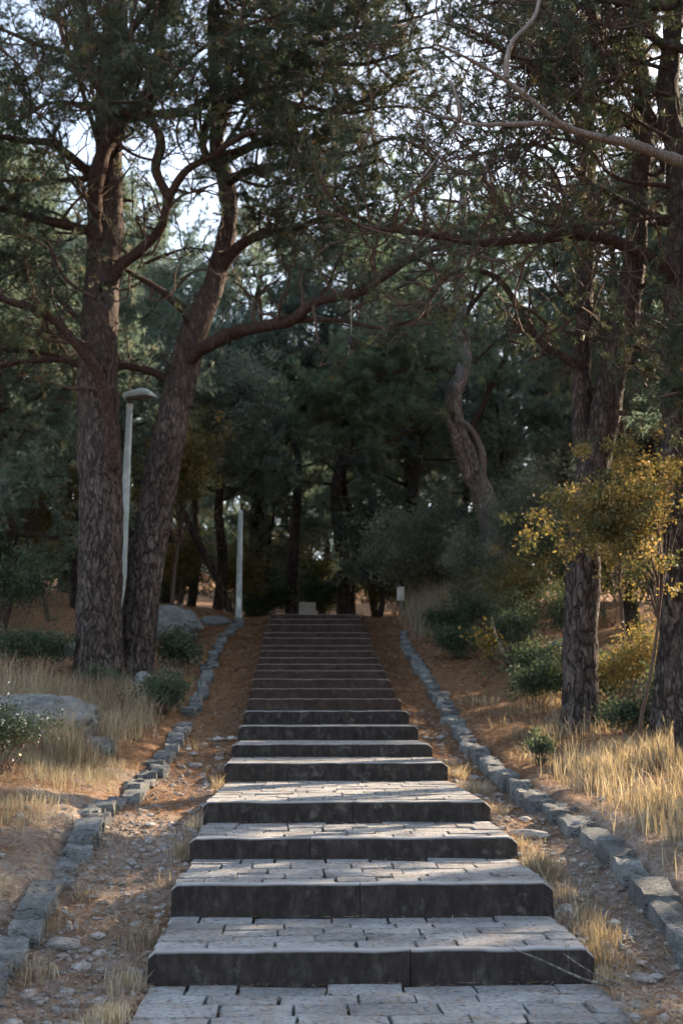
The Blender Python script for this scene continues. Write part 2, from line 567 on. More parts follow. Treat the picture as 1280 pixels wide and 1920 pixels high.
def block_mesh(name, seed, nx, ny, nz, amp=0.06, rnd=0.10, freq=2.3):
    """a rough squared block in the unit cube centred on the origin (top at +0.5)"""
    pts, faces, key = [], [], {}

    def vid(i, j, k):
        if (i, j, k) not in key:
            key[(i, j, k)] = len(pts)
            pts.append((i / nx - .5, j / ny - .5, k / nz - .5))
        return key[(i, j, k)]
    for i in range(nx):
        for j in range(ny):
            faces.append((vid(i, j, nz), vid(i + 1, j, nz), vid(i + 1, j + 1, nz), vid(i, j + 1, nz)))
    for i in range(nx):
        for k in range(nz):
            faces.append((vid(i, 0, k), vid(i + 1, 0, k), vid(i + 1, 0, k + 1), vid(i, 0, k + 1)))
            faces.append((vid(i + 1, ny, k), vid(i, ny, k), vid(i, ny, k + 1), vid(i + 1, ny, k + 1)))
    for j in range(ny):
        for k in range(nz):
            faces.append((vid(0, j + 1, k), vid(0, j, k), vid(0, j, k + 1), vid(0, j + 1, k + 1)))
            faces.append((vid(nx, j, k), vid(nx, j + 1, k), vid(nx, j + 1, k + 1), vid(nx, j, k + 1)))
    V = np.array(pts)
    U = V.copy()
    e = np.abs(U)
    nn = np.clip((e - 0.5 + 1e-6) / 1e-5, 0, 1)
    corner = nn.sum(1)
    V = V * (1 - (rnd * 0.35) * (corner[:, None] > 1.5) - (rnd * 0.3) * (corner[:, None] > 2.5))
    for a in range(3):
        V[:, a] += amp * fbm(U * freq + seed * 7.13 + a * 31.7, seed * 3 + a, 3)
    return mesh_np(name, V, np.array(faces), True, sharp=38)


stairs = link('stairs', None, loc=(0, 6.57, 0))
tag(stairs, 'long outdoor flight of wide stone steps with paved treads', None, kind='structure')

PAVE = [block_mesh('paving_stone', 100 + k, 5, 3, 1, 0.035, 0.10, 2.6) for k in range(10)]
for m_ in PAVE:
    m_.materials.append(M['paving'])


def kerb_mesh(n, x0, x1, h, dep, ch0, ch1, seed):
    """one kerb beam: front at y=0, back at y=dep, top z=0; the outer top corner is chamfered"""
    nseg = 44
    xs = np.linspace(x0, x1, nseg + 1)
    V, Fc, T = [], [], []
    for i, x in enumerate(xs):
        zt = 0.0
        if ch0 and x - x0 < ch0:
            zt = -(ch0 - (x - x0)) * 0.9
        if ch1 and x1 - x < ch1:
            zt = -(ch1 - (x1 - x)) * 0.9
        jz = 0.010 * float(fbm(np.array([[x * 5, n * 1.7, 0.2]]), seed, 3)[0])
        jy = 0.014 * float(fbm(np.array([[x * 7, n * 2.3, 5.2]]), seed + 5, 3)[0])
        V += [(x, jy, -h), (x, jy, -h * 0.5), (x, jy, zt - 0.014 + jz), (x, jy + 0.012, zt + jz), (x, dep, zt + jz), (x, dep, -h)]
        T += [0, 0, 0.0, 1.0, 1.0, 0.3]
    k = 6
    for i in range(nseg):
        a, b_ = i * k, (i + 1) * k
        for q in range(k - 1):
            Fc.append((a + q, b_ + q, b_ + q + 1, a + q + 1))
        Fc.append((a + 5, b_ + 5, b_, a))
    V = np.array(V)
    caps = [[0, 1, 2, 3], [0, 3, 4, 5], [nseg * k + 3, nseg * k + 2, nseg * k + 1, nseg * k], [nseg * k + 5, nseg * k + 4, nseg * k + 3, nseg * k]]
    return mesh_np('step', V, np.array(Fc + caps), False, attr=np.array(T))


def stone_rows(y0, y1, hw, rng, target=0.205):
    """rows of paving stones between y0 and y1: yields centre x, centre y, size x, size y"""
    n = max(1, round((y1 - y0) / target))
    cuts = y0 + (y1 - y0) * (np.arange(n + 1) / n)
    cuts[1:-1] += rng.uniform(-0.028, 0.028, n - 1)
    for r in range(n):
        x = -hw + (0.0 if rng.random() < .5 else -rng.uniform(0, .02))
        first = True
        while x < hw - 0.05:
            w = rng.uniform(0.24, 0.52) if not first else rng.uniform(0.16, 0.5)
            first = False
            if hw - (x + w) < 0.16:
                w = hw - x
            yield (x + w / 2, (cuts[r] + cuts[r + 1]) / 2, w, cuts[r + 1] - cuts[r])
            x += w


n_stone = 0
KD = 0.085
# the lower landing in front of the first step
bed0 = mesh_np('bed', np.array([(x, y, z) for z in (-0.30, -0.042) for (x, y) in ((-1.32, 3.4), (1.40, 3.4), (1.40, 6.61), (-1.32, 6.61))]),
               np.array([(4, 5, 6, 7), (0, 1, 5, 4), (1, 2, 6, 5), (2, 3, 7, 6), (3, 0, 4, 7)]))
landing = link('landing', None, parent=stairs, loc=(0, 6.57, 0))
link('bed', bed0, M['soil'], landing)


def add_stones(parent, y0, y1, hw, z, xc, rng, far=False):
    global n_stone
    acc = []
    for (cx, cy, sx, sy) in stone_rows(y0, y1, hw, rng):
        gx, gy = rng.uniform(0.008, 0.026), rng.uniform(0.007, 0.018)
        acc.append((cx + xc, cy, sx - gx, sy - gy))
    if far:
        V, Fq, off = [], [], 0
        pv = [(np.array([v.co[:] for v in m.vertices]), np.array([list(p.vertices) for p in m.polygons])) for m in PAVE[:4]]
        for (cx, cy, sx, sy) in acc:
            v, f = pv[rng.integers(4)]
            V.append(v * (sx, sy, 0.11) + (cx, cy, z - 0.055 + rng.uniform(-.004, .003)))
            Fq.append(f + off)
            off += len(v)
        o = link('paving', mesh_np('paving', np.concatenate(V), np.concatenate(Fq), True, sharp=38), M['paving'], parent)
        o['kind'] = 'stuff'
        return
    for (cx, cy, sx, sy) in acc:
        o = link('paving_stone', PAVE[rng.integers(len(PAVE))], None, parent, (cx, cy, z - 0.055 + rng.uniform(-.013, .005)), 0,
                 (sx, sy * (1 if rng.random() < .5 else -1) if False else sy, 0.11))
        o.rotation_euler = (rng.normal(0, .014), rng.normal(0, .009), rng.normal(0, .012) + (math.pi if rng.random() < .5 else 0))
        n_stone += 1


add_stones(landing, 4.55, 6.55, 1.33, 0.0, 0.04, np.random.default_rng(50))
for n in range(21):
    y, z, xo = D[n], Z[n], float(xoff(D[n]))
    h = z - (Z[n - 1] if n else 0.0)
    hw = 1.30 if n < 19 else 1.19
    y1 = D[n + 1] if n < 20 else 29.6
    # each step's kerb is made of two beams that meet near the middle
    jx = xo + [0.22, -0.02, -0.35, 0.05, 0.31, -0.12, 0.4, -0.28][n % 8]
    st = link('step', None, parent=stairs, loc=(0, y, 0))
    for (a, b_, c0, c1) in ((xo - hw, jx - 0.003, 0.035, 0), (jx + 0.003, xo + hw, 0, 0.05)):
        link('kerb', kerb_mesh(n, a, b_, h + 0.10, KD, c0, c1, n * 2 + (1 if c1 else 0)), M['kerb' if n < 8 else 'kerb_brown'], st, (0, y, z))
    zb, ys, ye = z - 0.045, y + KD, y1 + 0.04
    zl = z - h - 0.2
    w = hw - 0.035
    bed = mesh_np('bed', np.array([(xo + sx * w, yy, zz) for zz in (zl, zb) for (sx, yy) in ((-1, ys), (1, ys), (1, ye), (-1, ye))]),
                  np.array([(4, 5, 6, 7), (0, 1, 5, 4), (1, 2, 6, 5), (2, 3, 7, 6), (3, 0, 4, 7)]))
    link('bed', bed, M['soil'], st)
    add_stones(st, y + KD + 0.006, y1 - 0.008, hw - 0.02, z - 0.002, xo, np.random.default_rng(300 + n), far=(n > 3))

# ------------------------------------------------------------------ edging walls, stone by stone
WALLS = [block_mesh('stone', 200 + k, 7, 5, 4, 0.12, 0.26, 2.6) for k in range(9)]
for m_ in WALLS:
    m_.materials.append(M['wallstone'])


def edging(poly, label, top, width, seed, skip=()):
    rng = np.random.default_rng(seed)
    P0 = poly[1] if True else poly[0]
    w = thing('stone_edging', (poly[0][0], poly[0][1], float(base(poly[0][1]))), label, 'wall')
    seg = np.diff(poly, axis=0)
    L = np.hypot(seg[:, 0], seg[:, 1])
    cum = np.concatenate([[0], np.cumsum(L)])
    s = 0.0
    while s < cum[-1] - 0.1:
        ln = rng.choice([rng.uniform(0.13, 0.24), rng.uniform(0.24, 0.44)])
        c = min(s + ln / 2, cum[-1] - 0.01)
        x = np.interp(c, cum, poly[:, 0]) + rng.normal(0, .03)
        y = np.interp(c, cum, poly[:, 1])
        i = min(np.searchsorted(cum, c) - 1, len(seg) - 1)
        ang = math.atan2(seg[i, 1], seg[i, 0])
        s += ln
        if any(a < y < b_ for a, b_ in skip):
            continue
        slope = math.atan2(float(base(y + .5) - base(y - .5)), 1.0)
        hgt = rng.uniform(0.40, 0.46)
        zt = float(base(y)) + top(y) + rng.normal(0, .016)
        o = link('stone', WALLS[rng.integers(len(WALLS))], None, w, (x, y, zt - hgt / 2), 0, (ln * rng.uniform(1.03, 1.10), width * rng.uniform(.75, 1.15), hgt))
        o.rotation_euler = (rng.normal(0, .03), -slope * 0.9 + rng.normal(0, .02), ang + rng.normal(0, .08))
    return w


edging(LW, 'low rough stone edging along the left gutter of the steps', lambda y: 0.09 + 0.02 * math.sin(y * 2.1), 0.21, 3, skip=((10.75, 11.2), (16.9, 17.5)))
edging(RW, 'low rough stone edging along the right gutter of the steps', lambda y: 0.10 + 0.015 * math.sin(y * 1.7), 0.21, 4)

# ------------------------------------------------------------------ rocks
def ico(sub):
    import bmesh
    bm = bmesh.new()
    bmesh.ops.create_icosphere(bm, subdivisions=sub, radius=1.0)
    V = np.array([v.co[:] for v in bm.verts])
    Fc = np.array([[v.index for v in f.verts] for f in bm.faces])
    bm.free()
    return V, Fc


def rock_mesh(name, seed, sub, size, amp=0.35, facet=0.5, smooth=True):
    V, Fc = ico(sub)
    d = fbm(V * 1.3 + seed * 3.1, seed, 4) * amp
    cell = np.floor(noise(V * 2.2 + seed, seed + 4) * 5) / 5
    V = V * (1 + d + facet * 0.25 * (cell - .5))[:, None]
    V += (np.abs(fbm(V * 3.3 + seed, seed + 8, 4)) - .2)[:, None] * (0.16 if sub > 3 else .06) * V
    sx, sy, sz = size
    V = V * (sx, sy, sz)
    return mesh_np(name, V, Fc, smooth, sharp=45)


def rock(name, loc, size, rot, seed, label, cat='boulder', sub=5, group=None, mat='boulder'):
    o = link(name, rock_mesh(name, seed, sub, size), M[mat], None, loc, rot)
    return tag(o, label, cat, group)


def on_ground(x, y, dz=0.0):
    return (x, y, float(Gh(x, y)) + dz)


rock('boulder', on_ground(-4.25, 14.6, 0.0), (1.15, 0.75, 0.42), 0.05, 11, 'long grey boulder among dry grass at the left edge')
rock('boulder', on_ground(-2.95, 13.5, 0.04), (0.24, 0.2, 0.16), 0.4, 12, 'small round grey boulder right of the long one in grass')
rock('boulder', on_ground(-3.85, 25.6, 0.25), (0.95, 0.6, 0.52), -0.25, 13, 'big pale boulder behind the leaning pine on the left bank')
rock('boulder', on_ground(-3.30, 19.55, 0.05), (0.22, 0.2, 0.22), 0.4, 14, 'small rounded boulder against the foot of the leaning pine')
rock('boulder', on_ground(-4.8, 22.5, 0.02), (0.8, 0.5, 0.28), 0.2, 15, 'flat grey boulder in shade left of the thick pine')
rock('boulder', on_ground(-2.75, 27.6, 0.02), (0.42, 0.26, 0.18), 0.2, 16, 'low brown rock beside the far lamp post')
rock('boulder', on_ground(4.7, 20.6, 0.15), (0.62, 0.5, 0.42), 0.7, 17, 'grey boulder half hidden in the bushes right of the steps')
rock('boulder', on_ground(5.3, 17.6, 0.15), (0.8, 0.6, 0.55), 0.2, 18, 'dark boulder in the thicket between the two right pines')
rock('rock', on_ground(1.55, 9.6, 0.03), (0.19, 0.075, 0.04), -0.5, 19, 'pale flat slab lying in the right gutter', 'rock', 3, None, 'pebble')

ROCKS = [rock_mesh('loose_stone', 40 + k, 2, (1, 0.75, 0.5), 0.45, 0.9) for k in range(7)]
for m_ in ROCKS:
    m_.materials.append(M['pebble'])
rng = np.random.default_rng(21)


def loose(side, count, label, group, ylo, yhi):
    for k in range(count):
        y = ylo + (yhi - ylo) * rng.random() ** 1.4
        xc = float(xoff(y))
        lim = np.interp(y, LW[:, 1], -LW[:, 0]) if side < 0 else np.interp(y, RW[:, 1], RW[:, 0])
        x = side * rng.uniform(1.38, lim - 0.18) + (xc if rng.random() < .5 else 0)
        s = float(np.clip(rng.lognormal(math.log(.046), .45), .026, .13))
        k_ = int(np.searchsorted(np.array(D), y))
        ORD = ['lowest', 'second', 'third', 'fourth', 'fifth', 'sixth', 'seventh', 'eighth', 'ninth', 'tenth']
        where = 'before the lowest step' if k_ == 0 else 'beside the %s step' % ORD[k_ - 1]
        sz = 'tiny' if s < .036 else 'small' if s < .05 else 'fist-sized' if s < .07 else 'large'
        near_ = 'near the steps' if abs(x) < 1.68 else 'near the edging'
        label = '%s stone in %s gutter %s, %s' % (sz, 'left' if side < 0 else 'right', where, near_)
        o = link('loose_stone', ROCKS[rng.integers(7)], None, None, on_ground(x, y, s * .12), rng.uniform(0, 6.3), (s, s, s * rng.uniform(.7, 1)))
        tag(o, label, 'stone', group)


loose(-1, 60, 'loose pale stone lying in the gutter left of the steps', 'stones in the left gutter', 5.9, 17)
loose(1, 52, 'loose pale stone lying in the gutter right of the steps', 'stones in the right gutter', 6.4, 17)


def gravel():
    V0, F0 = ico(1)
    r = np.random.default_rng(5)
    N = 14000
    y = 4.3 + 14.5 * r.random(N) ** 1.5
    side = np.where(r.random(N) < .5, -1, 1)
    lim = np.where(side < 0, np.interp(y, LW[:, 1], -LW[:, 0]), np.interp(y, RW[:, 1], RW[:, 0]))
    out = r.random(N) < 0.16
    x = side * np.where(out, r.uniform(2.3, 4.2, N), 1.27 + (lim - 1.27) * r.random(N)) + xoff(y)
    c = cover(x, y)
    keep = r.random(N) > c * 0.75
    x, y = x[keep], y[keep]
    N = len(x)
    z = Gh(x, y)
    s = r.lognormal(math.log(0.0135), 0.55, N).clip(0.005, 0.045)
    V = V0[None] * (1 + 0.45 * (r.random((N, len(V0), 1)) - .5))
    V = V * np.stack([s * r.uniform(.8, 1.3, N), s * r.uniform(.6, 1, N), s * r.uniform(.4, .7, N)], -1)[:, None]
    a = r.uniform(0, 6.3, N)
    ca, sa = np.cos(a)[:, None], np.sin(a)[:, None]
    V = np.stack([V[..., 0] * ca - V[..., 1] * sa, V[..., 0] * sa + V[..., 1] * ca, V[..., 2]], -1) + np.stack([x, y, z + s * .2], -1)[:, None]
    Fc = (F0[None] + (np.arange(N) * len(V0))[:, None, None]).reshape(-1, 3)
    tag(link('gravel', mesh_np('gravel', V.reshape(-1, 3), Fc, False), M['pebble']), 'small pale gravel scattered over the gutters', 'gravel', kind='stuff')


gravel()


# ------------------------------------------------------------------ strips: fallen needles, grass
def litter():
    r = np.random.default_rng(6)
    N = 200000
    y = 4.2 + 25 * r.random(N) ** 1.35
    x = r.uniform(-1, 1, N)
    x = np.sign(x) * (1.24 + np.abs(x) ** 1.3 * 3.6) + xoff(y)
    c = cover(x, y) + 0.5 * sstep(11, 8, y) + 0.22
    tread = r.random(N) < 0.035
    x = np.where(tread, r.uniform(-1.25, 1.25, N), x)
    keep = (r.random(N) < c) | tread
    x, y, tread = x[keep], y[keep], tread[keep]
    N = len(x)
    zt = np.array([0.0] + Z)[np.searchsorted(np.array(D) + 0.0, y)] + 0.006
    z = np.where(tread, zt, Gh(x, y) + r.uniform(0.004, 0.03, N))
    # keep needles off the wall tops' inside
    L = r.uniform(0.05, 0.13, N) * (1 + 0.02 * np.clip(y - 8, 0, 20))
    w = r.uniform(0.002, 0.0048, N) * (1 + 0.06 * np.clip(y - 8, 0, 20))
    a = r.uniform(0, 6.3, N)
    d = np.stack([np.cos(a), np.sin(a), np.where(tread, 0, r.normal(0.06, .22, N))], -1)
    sd = np.stack([-np.sin(a), np.cos(a), np.zeros(N)], -1)
    c0 = np.stack([x, y, z], -1)
    V = np.stack([c0 - d * (L / 2)[:, None] - sd * w[:, None], c0 - d * (L / 2)[:, None] + sd * w[:, None], c0 + d * (L / 2)[:, None]], 1)
    V[..., 2] = np.where(tread[:, None], V[..., 2], np.maximum(V[..., 2], z[:, None] - .01))
    t = np.repeat(np.clip(r.random(N) + .45 * sstep(12, 8, y) * (r.random(N) < .6), 0, 1), 3)
    tag(link('needle_litter', mesh_np('needle_litter', V.reshape(-1, 3), np.arange(3 * N).reshape(-1, 3), attr=t), M['litter']), 'fallen brown pine needles strewn over the ground', 'pine needles', kind='stuff')


litter()


def blades(P, H, rng_, w=0.0035, lean=0.35, droop=0.5, tint=None):
    """grass blades at points P with heights H -> verts, tris, tint"""
    N = len(P)
    a = rng_.uniform(0, 6.3, N)
    ln = np.abs(rng_.normal(0, lean, N))
    dh = np.stack([np.cos(a), np.sin(a), np.zeros(N)], -1)
    b_ = rng_.uniform(0, 6.3, N)
    sd = np.stack([np.cos(b_), np.sin(b_), np.zeros(N)], -1)
    H = np.asarray(H)
    up = np.array([0, 0, 1.0])
    p0 = P
    p1 = P + up * (H * .5)[:, None] + dh * (ln * H * .35)[:, None]
    p2 = P + up * (H * (0.95 - droop * .25 * ln))[:, None] + dh * (ln * H * (0.9 + droop))[:, None]
    ww = (w * rng_.uniform(.7, 1.4, N))[:, None]
    V = np.stack([p0 - sd * ww, p0 + sd * ww, p1 - sd * ww * .8, p1 + sd * ww * .8, p2], 1)
    base_i = (np.arange(N) * 5)[:, None]
    T = np.concatenate([base_i + np.array([0, 1, 3]), base_i + np.array([0, 3, 2]), base_i + np.array([2, 3, 4])])
    tt = rng_.random(N) if tint is None else tint
    return V.reshape(-1, 3), T, np.repeat(tt, 5)


def grass_patch(name, clumps, label, seed, mat='straw', per=60, w=0.0035):
    """clumps: (x, y, radius, height, weight)"""
    r = np.random.default_rng(seed)
    Ps, Hs, Ti = [], [], []
    for (x, y, rad, h, wt) in clumps:
        n = int(per * wt * r.lognormal(-.25, .7))
        h = h * r.uniform(.75, 1.25)
        q = r.normal(0, .5, (n, 2)) * rad
        px, py = x + q[:, 0], y + q[:, 1]
        z = Gh(px, py) - 0.01
        Ps.append(np.stack([px, py, z], -1))
        Hs.append(h * r.uniform(.45, 1.1, n))
        Ti.append(np.clip(r.normal(r.uniform(.3, .7), .22, n), 0, 1))
    V, T, tt = blades(np.concatenate(Ps), np.concatenate(Hs), r, w, tint=np.concatenate(Ti))
    return tag(link(name, mesh_np(name, V, T, attr=tt), M[mat]), label, 'grass', kind='stuff')


def scatter(r, n, x0, x1, y0, y1, rad, h, wt=1.0):
    return [(r.uniform(x0, x1), r.uniform(y0, y1), rad * r.uniform(.6, 1.4), h * r.uniform(.6, 1.3), wt) for _ in range(n)]


r_ = np.random.default_rng(31)
grass_patch('dry_grass', scatter(r_, 120, -5.6, -2.75, 15.0, 18.6, .26, .5) + scatter(r_, 32, -3.5, -2.7, 12.6, 16.0, .18, .38)
            + scatter(r_, 40, -6.5, -4.0, 13.0, 15.6, .25, .6) + [(-3.15, 12.6, .16, .75, 2.4), (-3.3, 12.9, .15, .7, 1.6)],
            'tall golden dry grass around the boulder on the left bank', 1, per=58)
grass_patch('faded_grass', scatter(r_, 170, -5.2, -2.5, 6.5, 13.0, .26, .17), 'short faded grass over the left bank by the edging', 2, 'greygrass', 60, .0025)
grass_patch('dry_grass', scatter(r_, 170, 2.35, 4.6, 9.0, 13.8, .22, .30) + scatter(r_, 70, 2.4, 4.2, 6.2, 9.5, .2, .28), 'thick tawny dry grass behind the right edging', 3, per=40)
grass_patch('dry_grass', scatter(r_, 70, 2.4, 3.6, 25.5, 28.6, .35, .95), 'wispy pale grass at the top right of the steps', 4, 'greygrass', per=60, w=.005)
grass_patch('dry_grass', [(1.45, 7.9, .14, .2, 2), (1.42, 8.5, .14, .18, 2), (1.40, 9.0, .14, .2, 2), (1.5, 7.2, .15, .22, 2.4), (1.42, 6.85, .13, .26, 2.6), (1.40, 10.5, .15, .18, 1), (1.45, 11.8, .14, .2, 1), (1.43, 13.0, .12, .18, 1), (1.35, 6.5, .12, .2, 1.5), (1.47, 7.55, .12, .2, 1.6)],
            'golden grass tufts along the right ends of the lower steps', 5, per=110, w=.0026)
grass_patch('dry_grass', [(-1.42, 5.95, .13, .13, 2.5), (-1.98, 6.7, .12, .2, 1.6), (-2.0, 7.35, .1, .2, 1.2), (-1.42, 7.2, .12, .2, 1.2), (-1.4, 8.3, .1, .2, .8), (-1.4, 9.0, .12, .16, .8), (-1.4, 9.8, .1, .22, .7), (-1.95, 8.0, .1, .12, .7), (-1.9, 15, .1, .25, .6), (-1.42, 6.5, .14, .15, 1.5), (-1.36, 12.3, .12, .25, .7)],
            'golden grass tufts along the left gutter', 6, per=110, w=.0026)
grass_patch('dry_grass', scatter(r_, 60, 2.2, 5.2, 14.0, 19.0, .25, .30) + scatter(r_, 40, -3.6, -2.6, 17.5, 24, .2, .25), 'sparse dry grass under the pines', 7, per=50)


# ------------------------------------------------------------------ trees
def catmull(pts, step=0.12):
    pts = np.asarray(pts, float)
    P = np.vstack([2 * pts[0] - pts[1], pts, 2 * pts[-1] - pts[-2]])
    out = []
    for i in range(1, len(P) - 2):
        n = max(2, int(np.linalg.norm(P[i + 1][:3] - P[i][:3]) / step))
        t = (np.arange(n) / n)[:, None]
        p0, p1, p2, p3 = P[i - 1], P[i], P[i + 1], P[i + 2]
        out.append(0.5 * (2 * p1 + (p2 - p0) * t + (2 * p0 - 5 * p1 + 4 * p2 - p3) * t ** 2 + (3 * p1 - p0 - 3 * p2 + p3) * t ** 3))
    out.append(pts[-1:])
    return np.concatenate(out)


class Tubes:
    def __init__(self):
        self.V, self.F, self.n = [], [], 0

    def add(self, P, rad, sides=8, rough=0.0, seed=0, flare=None):
        P = np.asarray(P, float)
        n = len(P)
        T = np.gradient(P, axis=0)
        T /= np.linalg.norm(T, axis=1)[:, None] + 1e-9
        ref = np.array([1.0, 0.13, 0.07]) if abs(T[0][0]) < .8 else np.array([0.1, 1.0, 0.05])
        u = np.cross(T, ref)
        u /= np.linalg.norm(u, axis=1)[:, None] + 1e-9
        v = np.cross(T, u)
        a = np.arange(sides) / sides * 2 * math.pi
        rad = np.broadcast_to(np.asarray(rad, float), (n,))
        dirs = u[:, None] * np.cos(a)[None, :, None] + v[:, None] * np.sin(a)[None, :, None]
        V = P[:, None] + dirs * rad[:, None, None]
        if rough:
            q = V.copy()
            furrow = 1 - np.abs(fbm(q * (9, 9, 2.6), seed, 3)) * 2.2
            lump = fbm(q * (2.2, 2.2, 1.3), seed + 3, 3)
            V = V + dirs * (rough * (furrow - .6) + rough * 1.6 * lump)[..., None]
        if flare is not None:
            V = V + dirs * (flare[:, None] * (0.5 + 0.5 * np.cos(a * 5 + seed)[None] ** 2))[..., None]
        idx = np.arange(n * sides).reshape(n, sides) + self.n
        j = np.roll(idx, -1, axis=1)
        self.F.append(np.stack([idx[:-1], j[:-1], j[1:], idx[1:]], -1).reshape(-1, 4))
        self.V.append(V.reshape(-1, 3))
        self.n += n * sides
        # closing fan at the tip
        tip = P[-1:] + T[-1:] * rad[-1] * 0.5
        self.V.append(tip)
        k = self.n
        self.n += 1
        self.F.append(np.stack([idx[-1], j[-1], np.full(sides, k), np.full(sides, k)], -1)[:, :3])

    def mesh(self, name, origin=(0, 0, 0), smooth=True):
        q = [f for f in self.F if f.shape[1] == 4]
        t = [f for f in self.F if f.shape[1] == 3]
        return mesh_np(name, np.concatenate(self.V) - np.asarray(origin), [np.concatenate(q), np.concatenate(t)], smooth)


def wander(p, d, L, n, rng_, wob, lift):
    pts = [np.array(p, float)]
    d = np.array(d, float)
    d /= np.linalg.norm(d)
    for i in range(n):
        d = d + rng_.normal(0, wob, 3) + np.array([0, 0, lift])
        d /= np.linalg.norm(d)
        pts.append(pts[-1] + d * L / n)
    return np.array(pts)


def sprout(path, rng_, tubes, tufts, step=0.21, clen=(0.5, 1.5), r0=0.016, t0=0.15, twig=(0.22, 0.5), tstep=0.2, lift=0.05, nt=3, fwd=0.6, tuftstep=0.10, dens=1.0, out=None):
    """side branches with twigs along a limb; needle tufts are collected in tufts as (pos, dir)"""
    path = np.asarray(path)
    seg = np.linalg.norm(np.diff(path, axis=0), axis=1)
    cum = np.concatenate([[0], np.cumsum(seg)])
    L = cum[-1]
    s = t0 * L
    while s < L:
        k = min(np.searchsorted(cum, s), len(path) - 1)
        p = path[k]
        t = path[k] - path[max(k - 1, 0)]
        t = t / (np.linalg.norm(t) + 1e-9)
        rd = rng_.normal(0, 1, 3)
        rd -= t * (rd @ t)
        rd /= np.linalg.norm(rd) + 1e-9
        d = t * fwd + rd + np.array([0, 0, 0.25])
        ln = rng_.uniform(*clen) * (1.0 - 0.35 * s / L)
        br = wander(p, d, ln, 5, rng_, 0.24, lift)
        tubes.add(br, np.linspace(r0 * rng_.uniform(.7, 1.2), 0.005, len(br)), 4)
        m = max(2, int(ln / tstep))
        for q in range(m + 1):
            f = 0.25 + 0.75 * q / m
            i0 = f * (len(br) - 1)
            i = min(int(i0), len(br) - 2)
            bp = br[i] + (br[i + 1] - br[i]) * (i0 - i)
            bt = br[i + 1] - br[i]
            bt /= np.linalg.norm(bt)
            for _ in range(nt if q < m else 1):
                if rng_.random() > dens:
                    continue
                dd = bt * 0.8 + rng_.normal(0, .75, 3) + np.array([0, 0, 0.18])
                tl = rng_.uniform(*twig)
                tw = wander(bp, dd, tl, 2, rng_, 0.25, 0.06)
                tubes.add(tw, np.array([0.006, 0.005, 0.003]), 3)
                nn = max(1, int(tl * 0.75 / tuftstep))
                for h in range(nn + 1):
                    g = 0.3 + 0.7 * h / nn
                    j0 = g * 2
                    j = min(int(j0), 1)
                    tufts.append((*(tw[j] + (tw[j + 1] - tw[j]) * (j0 - j)), *(tw[j + 1] - tw[j])))
        s += step * rng_.uniform(.6, 1.4)


def needle_mesh(name, tufts, rng_, per=20, L=(0.07, 0.12), w=0.0035, origin=(0, 0, 0), spread=0.85, brown=0.05):
    A = np.asarray(tufts, float)
    P, Dv = A[:, :3], A[:, 3:]
    Dv = Dv / (np.linalg.norm(Dv, axis=1)[:, None] + 1e-9)
    N = len(P)
    d = Dv[:, None] * 0.75 + rng_.normal(0, spread, (N, per, 3)) * 0.75
    d /= np.linalg.norm(d, axis=2)[..., None]
    ln = rng_.uniform(L[0], L[1], (N, per, 1))
    sd = np.cross(d, rng_.normal(0, 1, (N, per, 3)))
    sd /= np.linalg.norm(sd, axis=2)[..., None] + 1e-9
    b0 = P[:, None] + rng_.normal(0, .012, (N, per, 3)) - np.asarray(origin)
    tip = b0 + d * ln + np.array([0, 0, -0.12]) * ln
    V = np.stack([b0 - sd * w, b0 + sd * w, tip], 2).reshape(-1, 3)
    tt = np.clip(rng_.normal(.36, .17, N), 0, .8)
    tt = np.where(rng_.random(N) < brown, rng_.uniform(.8, 1, N), tt)
    tt = np.repeat(np.clip(tt[:, None] + rng_.normal(0, .05, (N, per)), 0, 1).ravel(), 3)
    return mesh_np(name, V, np.arange(len(V)).reshape(-1, 3), attr=tt)


def bare_branches(path, r0, r1, rng_, tubes, tufts, amount):
    """crooked, mostly bare side branches that show dark against the sky"""
    n = len(path)
    L = np.linalg.norm(np.diff(path, axis=0), axis=1).sum()
    for k in range(int(L / .42 * amount)):
        i = int(n * rng_.uniform(.12, .98))
        i = min(max(i, 1), n - 1)
        t = path[i] - path[i - 1]
        t /= np.linalg.norm(t) + 1e-9
        d = t * .5 + rng_.normal(0, .8, 3) * (1, .7, 1) + np.array([0, 0, .15])
        ln = rng_.uniform(.7, 2.1)
        rr = min(.4 * (r0 + (r1 - r0) * i / n), .032) + .006
        b1 = wander(path[i], d, ln, 7, rng_, .36, .04)
        tubes.add(b1, np.linspace(rr, .005, len(b1)) * rng_.uniform(.85, 1.15, len(b1)), 4)
        for _ in range(rng_.integers(3, 7)):
            j = rng_.integers(2, len(b1))
            dd = (b1[j] - b1[j - 1]) / np.linalg.norm(b1[j] - b1[j - 1]) * .6 + rng_.normal(0, .6, 3)
            b2 = wander(b1[j], dd, rng_.uniform(.25, .8), 4, rng_, .34, .03)
            tubes.add(b2, np.linspace(rr * .45 + .002, .0025, len(b2)), 3)
            if rng_.random() < .6:
                for q in (2, 3, 4):
                    tufts.append((*b2[q], *(b2[q] - b2[q - 1])))
            for _ in range(1):
                j2 = rng_.integers(2, len(b2))
                b3 = wander(b2[j2], dd + rng_.normal(0, .7, 3), rng_.uniform(.12, .35), 3, rng_, .3, .02)
                tubes.add(b3, np.linspace(.004, .002, len(b3)), 3)


